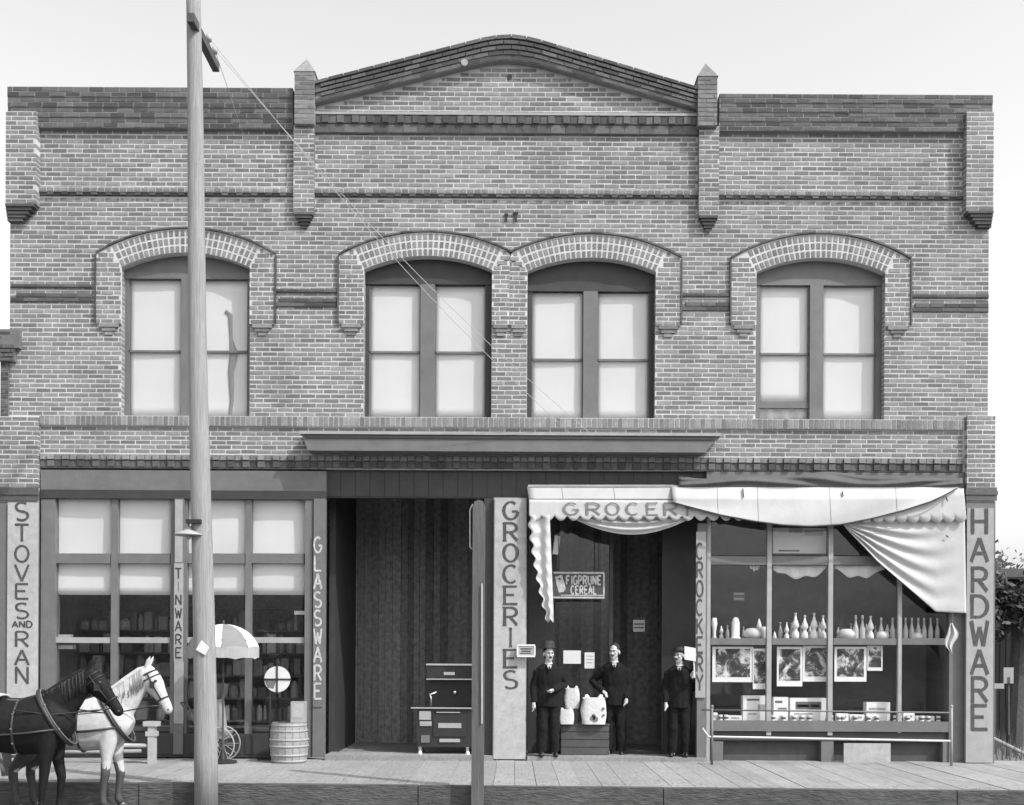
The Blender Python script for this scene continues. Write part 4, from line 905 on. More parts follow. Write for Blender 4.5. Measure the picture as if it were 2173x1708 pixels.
mb = MB(); mb.box((wx0 + wx1) / 2 - .09, (wx0 + wx1) / 2 + .09, .492, .499, zw0 + .07, zw0 + .12); build(mb, 'nameplate', M['nickel'], wc)
def front(name, a, b, z0, z1, m, t=.015): return build(MB().box(a, b, sy + .02 - t, sy + .019, z0, z1), name, M[m], rg)
ox0, ox1 = sx0 + .36, sx1 - .10
od = front('oven_door', ox0, ox1, .36, zc_ - .10, 'iron', .02); o2 = front('oven_plate', ox0 + .08, ox1 - .08, .50, .58, 'nickel', .028)
front('ash_plate', ox0 + .10, ox1 - .10, .27, .325, 'nickel', .02); front('handle_bar', ox0 + .05, ox1 - .1, zc_ - .085, zc_ - .07, 'nickel', .04)
front('fire_door', sx0 + .13, sx0 + .32, zc_ - .20, zc_ - .06, 'nickel', .02); front('draft_plate', sx0 + .14, sx0 + .33, zc_ - .30, zc_ - .225, 'post', .018); front('draft_slide', sx0 + .16, sx0 + .30, .26, .38, 'paint', .018)
for (x, y) in ((sx0 + .14, sy + .08), (sx1 - .08, sy + .08), (sx0 + .14, sy + .5), (sx1 - .08, sy + .5)): mb = MB(); mb.tube([(x, y, .075), (x, y, .12), (x, y, .2)], [.045, .025, .04], 8); build(mb, 'leg', M['nickel'], rg)
mb = MB(); kx, kz = sx0 + .30, zc_ + .002; mb.tube([(kx, sy + .25, kz), (kx, sy + .25, kz + .16), (kx - .02, sy + .25, kz + .2), (kx + .10, sy + .25, kz + .24)], [.018, .018, .016, .012], 8); o = build(mb, 'tap_pipe', M['nickel'], rg, smooth=True)
mb = MB(); p = P(965, 1469, -.6); mb.ball((p.x, p.y, p.z), .035, .02, .035, 6, 10); build(mb, 'dial', M['nickel'], rg, smooth=True)

# ================================================================== GOODS IN THE GROCERY ENTRANCE
c = P(1240, 1606, -.3); cr = thing('packing_case', (c.x, .3, .06), 'dark slatted packing case carrying white sacks in the grocery entrance', 'crate')
cx0, cx1 = X(1190, 1570, -.3), X(1292, 1570, -.3); zt = Z(1536, 1240, -.3)
for k in range(4): mb = MB(); h = (zt - .06) / 4; mb.box(cx0, cx1, .3, .32, .06 + h * k + .008, .06 + h * (k + 1) - .008); build(mb, 'slat', M['dwood'], cr)
mb = MB(); mb.box(cx0 + .01, cx1 - .01, .325, .7, .06, zt - .02); build(mb, 'box', M['interior'], cr)
mb = MB(); mb.box(cx0 - .01, cx1 + .01, .29, .72, zt - .018, zt); build(mb, 'lid', M['dwood'], cr)
def sack(px0, px1, py0, py1, d, label, m='sack', ears=True, spot=None):
    c = P((px0 + px1) / 2, py1, d); w = (px1 - px0) / (FPX / (DIST - d)) / 2; h = (py1 - py0) / (FPX / (DIST - d)); mb = MB()
    def fn(u, v):
        a = 2 * math.pi * u; e = .55; cx, sx = math.cos(a), math.sin(a); q = w * (1 - .10 * math.cos(3.1 * v * 2) * .5 - .10 * v ** 6)
        return (c.x + q * math.copysign(abs(cx) ** e, cx) * (1 + .03 * math.sin(9 * v + 3 * a)), c.y + .55 * w * math.copysign(abs(sx) ** e, sx), c.z + h * v)
    mb.grid(fn, 24, 10); mb.box(c.x - w * .9, c.x + w * .9, c.y - w * .45, c.y + w * .45, c.z + h * .96, c.z + h)
    r = build(mb, 'sack', M[m], None, tuple(c), smooth=False); tag(r, label, 'sack')
    if ears:
        for s in (-.55, .55): q = MB(); q.tube([(c.x + s * w, c.y, c.z + h * .97), (c.x + s * w * 1.1, c.y, c.z + h * 1.12)], [w * .3, w * .12], 7); build(q, 'ear', M[m], r)
    if spot:
        q = MB(); 
        for (a, b, rr) in spot: q.tube([(c.x + a * w, c.y - .55 * w - .012, c.z + b * h), (c.x + a * w, c.y - .55 * w + .02, c.z + b * h)], [w * rr, w * rr], 9)
        build(q, 'print', M['print_'], r)
    return r
sack(1185, 1217, 1505, 1536, -.28, 'short white sack at the left front on the packing case', ears=True)
sack(1233, 1285, 1480, 1536, -.3, 'largest white sack with dark printed spot on the packing case', spot=[(-.1, .25, .2), (.12, .2, .22), (-.02, .33, .16), (.75, .6, .12), (.78, .35, .1)])
sack(1197, 1229, 1460, 1503, -.46, 'tall white sack with tied ears standing behind the short one')
bx = P(1212, 1536, -.46); o = build(MB().box(bx.x - .14, bx.x + .1, bx.y - .08, bx.y + .12, bx.z, Z(1503, 1212, -.46)), 'wooden_block', M['dwood'], None, tuple(bx)); tag(o, 'dark wooden box raising the tall sack on the packing case', 'box')

# ================================================================== RIGHT DISPLAY WINDOW GOODS
def wz(py, px, d): return Z(py, px, d)
DS = -.22
shelf_z = Z(1358, 1760, -.1) + .001
BOT = [(0.0, 0), (.045, 0), (.047, .01), (.047, .15), (.03, .20), (.018, .24), (.018, .29), (.022, .29), (.022, .31), (0, .312)]
def bottle_mesh(h, r, bump):
    mb = MB(); k = h / .312; q = r / .047
    prof = BOT if not bump else [(0, 0), (.04, 0), (.05, .05), (.04, .10), (.022, .125), (.03, .15), (.05, .17), (.038, .22), (.02, .26), (.01, .31), (0, .312)]
    mb.lathe((0, 0, 0), [(a * q, b * k) for a, b in prof], 10); return mb.mesh('bottle', (0, 0, 0), True)
bm1 = bottle_mesh(.33, .05, True); bm1.materials.append(M['bottle']); bm2 = bottle_mesh(.36, .045, False); bm2.materials.append(M['bottled'])
stop = MB().lathe((0, 0, 0), [(.016, 0), (.02, .03), (0, .032)], 8).mesh('stopper'); stop.materials.append(M['paper'])
row = [(1669, 1, .8, 'short pale bottle at the left end of the row in the second window column')] + [(1687 + 19.5 * i, 1, 1.22 if i in (0, 2) else 1.12, None) for i in range(4)] + [(1815, 2, 1.05, None), (1830, 2, 1.05, None), (1846, 1, 1.1, None), (1868, 2, .95, None)] + [(1893 + 13.5 * i, 2, .95, None) for i in range(8)]
lab1 = ['pale bottle with tall stopper beside the short one on the shelf', 'pale double bulged bottle third from left in the second column', 'pale bottle fourth in the second column of the display', 'pale bottle last in the second column beside the mullion', 'grey bottle right of the round pale jar on the shelf', 'second grey bottle right of the round pale jar', 'pale bulged bottle between grey bottles in the third column', 'grey bottle standing alone near the third column right end']
k1 = 0
for i, (px, t, s, l) in enumerate(row):
    p = P(px, 1350, DS); o = link('bottle', bm1 if t == 1 else bm2, None, None, (p.x, -DS + random.uniform(-.02, .02), shelf_z)); o.scale = (s, s, s)
    if l is None and i < 9: l = lab1[k1]; k1 += 1
    if l is None: l = 'dim grey bottle in the crowded row under the awning flap'; gname = 'dim bottles under the awning flap'
    else: gname = 'bottles on the display shelf'
    tag(o, l, 'bottle', gname)
    q = link('stopper', stop, None, o, (0, 0, .312 * (1.06 if t == 1 else 1.15)))
for px in [1530, 1543, 1577, 1655] + [1679 + 19.5 * i for i in range(4)] + [1778, 1805, 1838, 1857, 1882]:
    p = P(px, 1350, -.4); o = link('bottle', bm2 if px % 2 else bm1, None, None, (p.x, .40, shelf_z)); s_ = random.uniform(.6, .85); o.scale = (s_, s_, s_)
    tag(o, 'small dim bottle standing behind the front row on the display shelf', 'bottle', 'bottles in the back row of the display shelf')
def jar(px, py0, py1, r, label, prof=None, m='bottle', d=DS, z=None, cat='jar'):
    p = P(px, py1, d); h = (py1 - py0) / (FPX / (DIST - d)); mb = MB(); mb.lathe((p.x, p.y, shelf_z if z is None else z), [(a * r, b * h) for a, b in (prof or [(0, 0), (.8, 0), (1, .2), (1, .6), (.8, .85), (.4, 1), (0, 1)])], 14)
    o = build(mb, 'jar' if cat == 'jar' else cat.replace(' ', '_'), M[m], None, (p.x, p.y, shelf_z if z is None else z), smooth=True); tag(o, label, cat); return o
jar(1515, 1310, 1356, .05, 'tall pale vase at the left end of the display shelf', [(0, 0), (.9, 0), (.5, .2), (.6, .4), (1, .75), (.7, 1), (0, 1)])
jar(1560, 1308, 1356, .09, 'upright pale bell shaped jar on the first column shelf', [(0, 0), (1, 0), (1, .08), (.75, .1), (.75, .75), (.45, .95), (0, 1)])
jar(1597, 1330, 1356, .15, 'large round pale tureen on the first column shelf', [(0, 0), (.5, 0), (1, .3), (1, .6), (.7, .9), (0, 1)], 'paper')
jar(1610, 1312, 1335, .06, 'pale cone shaped lid behind the round tureen', [(0, 0), (1, 0), (.6, .5), (.1, 1), (0, 1)], d=-.42, z=Z(1335, 1610, -.42))
jar(1620, 1328, 1356, .06, 'pale narrow pot next to the round tureen')
jar(1643, 1338, 1356, .045, 'tiny pale cone just right of the first mullion', [(0, 0), (1, 0), (.5, .6), (.1, 1), (0, 1)])
jar(1795, 1332, 1356, .14, 'wide pale bowl at the start of the third column shelf', [(0, 0), (.6, 0), (1, .4), (.95, .7), (.5, 1), (0, 1)], 'paper')
jar(1872, 1336, 1356, .11, 'low pale dish at the right of the third column', [(0, 0), (.7, 0), (1, .5), (.8, .9), (0, 1)])
jar(1945, 1338, 1356, .09, 'low pale dish among the dim bottles', [(0, 0), (.8, 0), (1, .5), (.7, .9), (0, 1)], 'bottle')
PG = [('print_', 'card', 'paper')]
def picture_mat():
    m = bpy.data.materials.new('printed_picture'); m.use_nodes = True; n = m.node_tree.nodes; l = m.node_tree.links; b = n['Principled BSDF']; b.inputs['Roughness'].default_value = .85
    tc = n.new('ShaderNodeTexCoord'); oi = n.new('ShaderNodeObjectInfo'); ad = n.new('ShaderNodeVectorMath'); sc_ = n.new('ShaderNodeVectorMath'); sc_.operation = 'SCALE'; sc_.inputs[3].default_value = 37.0
    cx = n.new('ShaderNodeCombineXYZ'); l.new(oi.outputs['Random'], cx.inputs[0]); l.new(oi.outputs['Random'], cx.inputs[1]); l.new(cx.outputs[0], sc_.inputs[0]); l.new(tc.outputs['Object'], ad.inputs[0]); l.new(sc_.outputs[0], ad.inputs[1])
    t = n.new('ShaderNodeTexNoise'); t.inputs['Scale'].default_value = 4.5; t.inputs['Detail'].default_value = 7; t.inputs['Roughness'].default_value = .68; t.inputs['Distortion'].default_value = .8; l.new(ad.outputs[0], t.inputs['Vector'])
    r = n.new('ShaderNodeValToRGB'); l.new(t.outputs['Fac'], r.inputs[0]); e = r.color_ramp.elements
    e[0].position = .42; e[0].color = (.03, .03, .03, 1); e[1].position = .62; e[1].color = (.75, .75, .75, 1); q = e.new(.50); q.color = (.10, .10, .10, 1); q = e.new(.53); q.color = (.34, .34, .34, 1)
    l.new(r.outputs[0], b.inputs['Base Color']); return m
PIC = picture_mat()
def picture(o, px0, px1, py0, py1, d, seed): build(pb(px0, px1, py0, py1, d + .003, .002), 'picture', PIC, o)
def poster(px0, px1, py0, py1, label, bits, m='bright', d=-.12):
    o = card('poster', px0, px1, py0, py1, d, label, m, (), cat='poster', t=.008)
    picture(o, px0 + .08 * (px1 - px0), px1 - .08 * (px1 - px0), py0 + .06 * (py1 - py0), py1 - .14 * (py1 - py0), d, px0); return o
poster(1511, 1598, 1372, 1447, 'pale picture poster with dark figures at the left of the display window', [(.05, .3, .3, .78, 'print_'), (.38, .92, .3, .86, 'print_'), (.45, .6, .1, .4, 'print_'), (.55, .72, .45, .7, 'paper'), (.42, .56, .62, .8, 'card'), (.68, .86, .62, .82, 'card')])
poster(1597, 1626, 1376, 1462, 'narrow tall white poster right of the figure poster', [(.35, .9, .12, .3, 'print_'), (.45, .95, .36, .5, 'card'), (.4, .85, .56, .7, 'print_'), (.3, .8, .76, .86, 'card')], d=-.105)
poster(1648, 1702, 1372, 1456, 'dark poster with wide white border in the second column', [(.12, .9, .05, .9, 'print_'), (.3, .7, .5, .8, 'dpaint')])
poster(1703, 1757, 1370, 1446, 'dark poster with a thin pale lower edge by the second mullion', [(.0, .95, .0, .94, 'dpaint'), (.2, .9, .6, .88, 'print_')], d=-.13)
poster(1770, 1838, 1372, 1446, 'white poster with grey figures in the third column', [(.12, .4, .06, .5, 'print_'), (.42, .85, .3, .88, 'print_'), (.12, .38, .55, .86, 'card'), (.5, .75, .06, .25, 'card')])
poster(1840, 1872, 1370, 1423, 'small pale poster with white border beside the third column pictures', [(.1, .8, .04, .85, 'card')], d=-.13)
def pack(px0, px1, py0, py1, label, bits=(), m='bright', d=-.2, t=.18):
    c = P((px0 + px1) / 2, py1, d); o = build(pb(px0, px1, py0, py1, d, t), 'carton', M[m], None, tuple(c)); tag(o, label, 'carton')
    for (a, b, e, f, q) in bits: w, h = px1 - px0, py1 - py0; build(pb(px0 + a * w, px0 + b * w, py0 + e * h, py0 + f * h, d + .003, .0025), 'print', M[q], o)
pack(1576, 1634, 1476, 1529, 'large pale carton with grey print in the first column', [(.15, .6, .12, .2, 'print_'), (.55, .95, .35, .6, 'card'), (.2, .5, .7, .76, 'card')])
pack(1641, 1672, 1479, 1529, 'narrow pale carton right of the first mullion', [(.1, .6, .15, .25, 'print_'), (.3, .9, .45, .52, 'print_')])
pack(1676, 1754, 1481, 1529, 'wide pale carton with dark printed panel in the second column', [(.15, .85, .16, .5, 'print_'), (.2, .5, .28, .4, 'paper'), (.55, .8, .28, .4, 'card'), (.1, .6, .66, .74, 'card')])
pack(1838, 1888, 1490, 1529, 'pale carton near the right of the third column', [(.1, .8, .3, .42, 'card'), (.0, 1, .52, .6, 'card')])
smalls = [(1512, 1522, 1512, 1529, 'little pale packet in the left corner of the display floor'), (1545, 1574, 1518, 1529, 'low white packet left of the large carton'), (1775, 1800, 1514, 1529, 'white packet first in the third column'), (1803, 1834, 1516, 1529, 'grey white packet before the third column carton'), (1916, 1940, 1512, 1529, 'tilted white packet first in the last column'), (1944, 1982, 1519, 1529, 'flat white packet in the last column')]
for a, b, c_, e, l in smalls: pack(a, b, c_, e, l, [(.2, .8, .3, .6, 'card')], 'bright', -.19, .1)
tin = MB().lathe((0, 0, 0), [(0, 0), (.036, 0), (.038, .006), (.036, .012), (.036, .085), (.038, .09), (.036, .096), (0, .096)], 12).mesh('tin'); tin.materials.append(M['bright'])
tin_band = MB().lathe((0, 0, 0), [(.0372, .03), (.0372, .065)], 12).mesh('print'); tin_band.materials.append(M['print_'])
for px in (1528, 1540, 1640, 1662, 1684, 1701, 1717, 1762, 1779, 1787, 1814, 1842, 1860, 1899, 1908, 1925, 1955, 1969, 1990):
    p = P(px, 1528, -.17); o = link('tin', tin, None, None, (p.x, .17, Z(1528) + .001)); tag(o, 'small white tin in the low front row on the display window floor', 'tin', 'tins along the front of the display floor'); link('print', tin_band, None, o)
# scalloped white shades and a bright card behind the transom
card('transom_card', 1640, 1752, 1120, 1174, -.2, 'bright white card behind the transom glass under the awning', bits=[(.3, .55, .0, .2, 'card'), (.1, .5, .86, .93, 'print_'), (.6, .95, .1, .3, 'card')], cat='card')
for (a, b, h, l) in ((1640, 1756, 27, 'rounded white shade hanging inside the second display column'), (1770, 1876, 26, 'ragged white shade hanging inside the third display column'), (1590, 1612, 12, 'small bit of white shade at the first column top')):
    mb = MB(); ph = random.random() * 3
    mb.grid(lambda u, v: P(a + (b - a) * u, 1199 + h * v * (math.sin(math.pi * min(max(u, .03), .97)) ** .5 + .12 * math.sin(u * 17 + ph)), -.12 + .012 * math.sin(u * 22)), 30, 4, .005)
    o = build(mb, 'window_shade', M['blind'], None, tuple(P(a, 1199, -.12)), smooth=True); tag(o, l, 'shade')
card('notice_card', 1555, 1580, 1256, 1275, -.7, 'little framed notice deep inside the first display column', m='print_', bits=[(.1, .9, .1, .3, 'card'), (.1, .9, .65, .85, 'card')])
c = P(1839, 1634, .12); o = build(pb(1790, 1889, 1577, 1637, .12, .03), 'white_board', M['white'], None, tuple(c)); tag(o, 'plain white board leaning over the opening below the display window', 'board')
from mathutils import noise
def crease(me, amp, sc):
    for v in me.vertices:
        p = v.co; q = noise.noise(Vector((p.x * sc, p.y * sc, p.z * sc * .55))) + .6 * noise.noise(Vector((p.x * sc * 2.3 + 7, p.y * sc * 2.3, p.z * sc * 1.6)))
        v.co = p + v.normal * amp * q
    return me
# ================================================================== FIGURES
def hand(mb, w, f, s, palm_n):
    """hand at wrist w, fingers pointing along f, thumb side s"""
    w, f, s = Vector(w), Vector(f).normalized(), Vector(s).normalized(); n = f.cross(s).normalized()
    mb.tube([w - f * .02, w + f * .03, w + f * .085], [(.030, .018), (.040, .018), (.042, .014)], 10) if False else None
    pc = w + f * .045; 
    mb.tube([w - f * .03, w + f * .01, w + f * .05, w + f * .09], [.027, .028, .034, .030], 10, (1, .75))
    for k, (o, L) in enumerate(((.030, .070), (.011, .080), (-.009, .074), (-.028, .058))):
        b = w + f * .075 + s * o; mb.tube([b, b + f * L * .45 + n * .006, b + f * L * .8 + n * .02, b + f * L + n * .032], [.0105, .010, .009, .007], 8)
    b = w + f * .03 + s * .026; mb.tube([b, b + s * .025 + f * .02, b + s * .035 + f * .05 + n * .008], [.013, .011, .009], 8)
def person(px, d, zf, h, yaw, label, hat=None, apron=False, arms=None, lean=0.0, head_yaw=0.0, vest=False):
    c = P(px, 1500, d); root = thing('person', (c.x, c.y, zf), label, 'person', rz=yaw); ORG[root.name] = (0, 0, 0); k = h / 1.75
    arms = [((a[0] * .86, a[1], a[2]), (b[0] * .88, b[1], b[2]), (c_[0] * .9, c_[1], c_[2])) for a, b, c_ in arms]
    S = lambda p: Vector((p[0] * k, p[1] * k, p[2] * k))
    mb = MB(); hz = 1.60
    # trunk, legs, arms in skin
    mb.tube([S((0, .0, z)) for z in (.86, .95, 1.1, 1.3, 1.42, 1.48)], [(r * k, r * k * .62) for r in (.15, .165, .15, .18, .17, .08)], 14)
    mb.tube([S((0, .01, 1.42)), S((0, 0, 1.50)), S((0, -.01, 1.57))], [.062 * k, .054 * k, .055 * k], 12)
    for s in (-1, 1): mb.tube([S((s * .09, 0, .92)), S((s * .10, -.01, .5)), S((s * .10, .02, .08)), S((s * .11, -.06, .04))], [.085 * k, .055 * k, .035 * k, .04 * k], 10)
    for sh, el, wr in arms:
        mb.tube([S((sh[0], sh[1], sh[2] - .05)), S(el), S(wr)], [.04 * k, .036 * k, .027 * k], 10)
        f = (Vector(wr) - Vector(el)).normalized(); f = (f + Vector((0, -.1, 0))).normalized(); s_ = Vector((0, -1, 0)) - f * Vector((0, -1, 0)).dot(f); hand(mb, S(wr) + f * .02, f, s_, 1)
    # head, in its own turned frame
    Hm = Matrix.Translation(S((0, -.015, hz + .06))) @ Matrix.Rotation(head_yaw, 4, 'Z') @ Matrix.Scale(1.08, 4)
    hd = MB(); hd.ball((0, .012, .035), .073, .093, .095, 12, 16); hd.ball((0, -.028, -.045), .056, .058, .07, 10, 14); hd.ball((0, -.05, -.092), .032, .03, .024, 8, 10)
    hd.tube([(0, -.078, .02), (0, -.096, -.012), (0, -.107, -.028), (0, -.085, -.038)], [.009, .012, .017, .012], 8)
    hd.ball((0, -.082, .028), .05, .014, .011, 6, 10); hd.ball((0, -.080, -.062), .024, .012, .007, 6, 10)
    for s in (-1, 1): hd.ball((s * .075, .012, -.01), .010, .022, .033, 6, 10); hd.ball((s * .04, -.07, -.018), .02, .016, .018, 6, 8)
    mb.add([Hm @ (Vector(v) * k) for v in hd.v], hd.f)
    me = remeshed(mb, 'body', .008, 2); body = link('body', me, M['skin'], root)
    fe = MB()
    for s in (-1, 1): fe.ball((s * .03, -.088, .008), .011, .006, .006, 5, 8); fe.box(s * .03 - .016, s * .03 + .016, -.100, -.088, .022, .028)
    fe.box(-.022, .022, -.096, -.086, -.064, -.060)
    if hat != 'bare_lip': fe.ball((0, -.092, -.050), .030, .009, .009, 5, 10)
    q = MB(); q.add([Hm @ (Vector(v) * k) for v in fe.v], fe.f); link('eyes_and_moustache', q.mesh('eyes_and_moustache'), M['hair'], root)
    hr = MB(); hr.ball((0, .022, .048), .079, .094, .092, 10, 16); hr.ball((0, .05, .0), .07, .06, .08, 8, 12)
    q = MB(); q.add([Hm @ (Vector(v) * k) for v in hr.v if True], hr.f)
    hv = [Hm @ (Vector((v[0], max(v[1], -.062 - .6 * max(0, v[2] - .07)), v[2])) * k) for v in hr.v]; q.v = [tuple(v) for v in hv]
    link('hair', q.mesh('hair', (0, 0, 0), True), M['hair'], root)
    # trousers, jacket
    tr = MB(); tr.tube([S((0, 0, z)) for z in (.80, .86, .92)], [(r * k, r * k * .66) for r in (.15, .17, .16)], 14)
    for s in (-1, 1): tr.tube([S((s * .09, 0, .9)), S((s * .10, -.012, .5)), S((s * .105, .01, .07))], [.115 * k, .090 * k, .082 * k], 12)
    link('trousers', crease(remeshed(tr, 'trousers', .012, 2), .014, 9), M['suit'], root)
    jk = MB(); jk.tube([S((0, .005, z)) for z in (.80, .95, 1.1, 1.3, 1.42, 1.475, 1.50)], [(r * k, r * k * .68) for r in (.225, .22, .205, .22, .20, .12, .07)], 16)
    for sh, el, wr in arms: e2 = Vector(wr) + (Vector(wr) - Vector(el)).normalized() * .01; jk.tube([S((sh[0] * .45, sh[1], sh[2] - .045)), S((sh[0], sh[1], sh[2] - .045)), S(el), S(e2)], [.085 * k, .080 * k, .068 * k, .050 * k], 12)
    jacket = link('jacket', crease(remeshed(jk, 'jacket', .012, 3), .013, 7), M['suit'], root)
    sf_ = MB(); sf_.prism([(-.02 * k, 1.43 * k), (0, 1.39 * k), (.02 * k, 1.43 * k), (.035 * k, 1.475 * k), (-.035 * k, 1.475 * k)], -.160 * k, -.10 * k); sf_.tube([S((0, -.005, 1.475)), S((0, -.012, 1.515))], [.066 * k, .061 * k], 14); link('shirt', sf_.mesh('shirt'), M['shirt'], root)
    tie = MB(); tie.prism([(-.012 * k, 1.38 * k), (.0, 1.36 * k), (.012 * k, 1.38 * k), (.012 * k, 1.46 * k), (-.012 * k, 1.46 * k)], -.166 * k, -.158 * k); link('tie', tie.mesh('tie'), M['suit'], root)
    for s in (-1, 1):
        sh = MB(); sh.tube([S((s * .11, .09, .035)), S((s * .11, .05, .05)), S((s * .115, -.06, .045)), S((s * .12, -.16, .03)), S((s * .12, -.19, .025))], [(.03 * k, .035 * k), (.042 * k, .05 * k), (.045 * k, .04 * k), (.042 * k, .03 * k), (.02 * k, .018 * k)], 12)
        link('shoe', sh.mesh('shoe', (0, 0, 0), True), M['shoe'], root)
    if hat == 'derby':
        ht = MB(); ht.lathe((0, .015, .085), [(.135, 0), (.138, .008), (.098, .015), (.098, .06), (.08, .10), (.04, .118), (0, .12)], 20); q = MB(); q.add([Hm @ (Vector(v) * k) for v in ht.v], ht.f); link('hat', q.mesh('hat', (0, 0, 0), True), M['hair'], root)
    if hat == 'cap':
        ht = MB(); ht.ball((0, .015, .085), .10, .112, .062, 8, 18); ht.box(-.07, .07, -.15, -.08, .072, .084); q = MB(); q.add([Hm @ (Vector(v) * k) for v in ht.v], ht.f); link('cap', q.mesh('cap', (0, 0, 0), True), M['hair'], root)
    if apron:
        ap = MB(); ap.grid(lambda u, v: S(((u - .5) * .3, -.175 - .02 * math.sin(u * math.pi) - .015 * math.sin(u * 14) * (1 - v), .35 + .75 * v)), 12, 10, .008); link('apron', ap.mesh('apron'), M['print_'], root)
    return root
person(1163, -.05, .06, 1.74, R(4), 'man in dark suit and hat standing beside the groceries board', hat='derby', head_yaw=R(14), arms=[((.21, 0, 1.40), (.30, .05, 1.15), (.06, -.22, 1.08)), ((-.21, 0, 1.40), (-.27, .02, 1.13), (-.27, -.07, .88))])
person(1303, -.55, .04, 1.80, R(-6), 'bareheaded man in dark suit in the middle of the dark doorway', head_yaw=R(-20), arms=[((.21, 0, 1.40), (.27, .02, 1.12), (.22, -.12, .92)), ((-.21, 0, 1.40), (-.40, .06, 1.18), (-.20, -.16, 1.03))])
person(1441, -.1, .06, 1.72, R(-10), 'man in dark suit holding a white card near the crockery post', head_yaw=R(-32), hat='cap', arms=[((.21, 0, 1.40), (.27, .0, 1.14), (.24, -.20, 1.30)), ((-.21, 0, 1.40), (-.27, .02, 1.13), (-.24, -.10, .90))])
q = P(1464, 1387, .18); cb = MB(); cb.prism([(q.x - .09, q.z - .09), (q.x + .09, q.z - .12), (q.x + .09, q.z + .09), (q.x - .09, q.z + .12)], q.y, q.y + .012)
o = build(cb, 'card_on_stick', M['paper'], None, tuple(q)); tag(o, 'tilted white card on a thin stick held up in the doorway', 'card')
build(MB().tube([(q.x + .06, q.y + .02, q.z - .1), (q.x + .075, q.y + .02, q.z - .38)], .011, 6), 'stick', M['paper'], o)

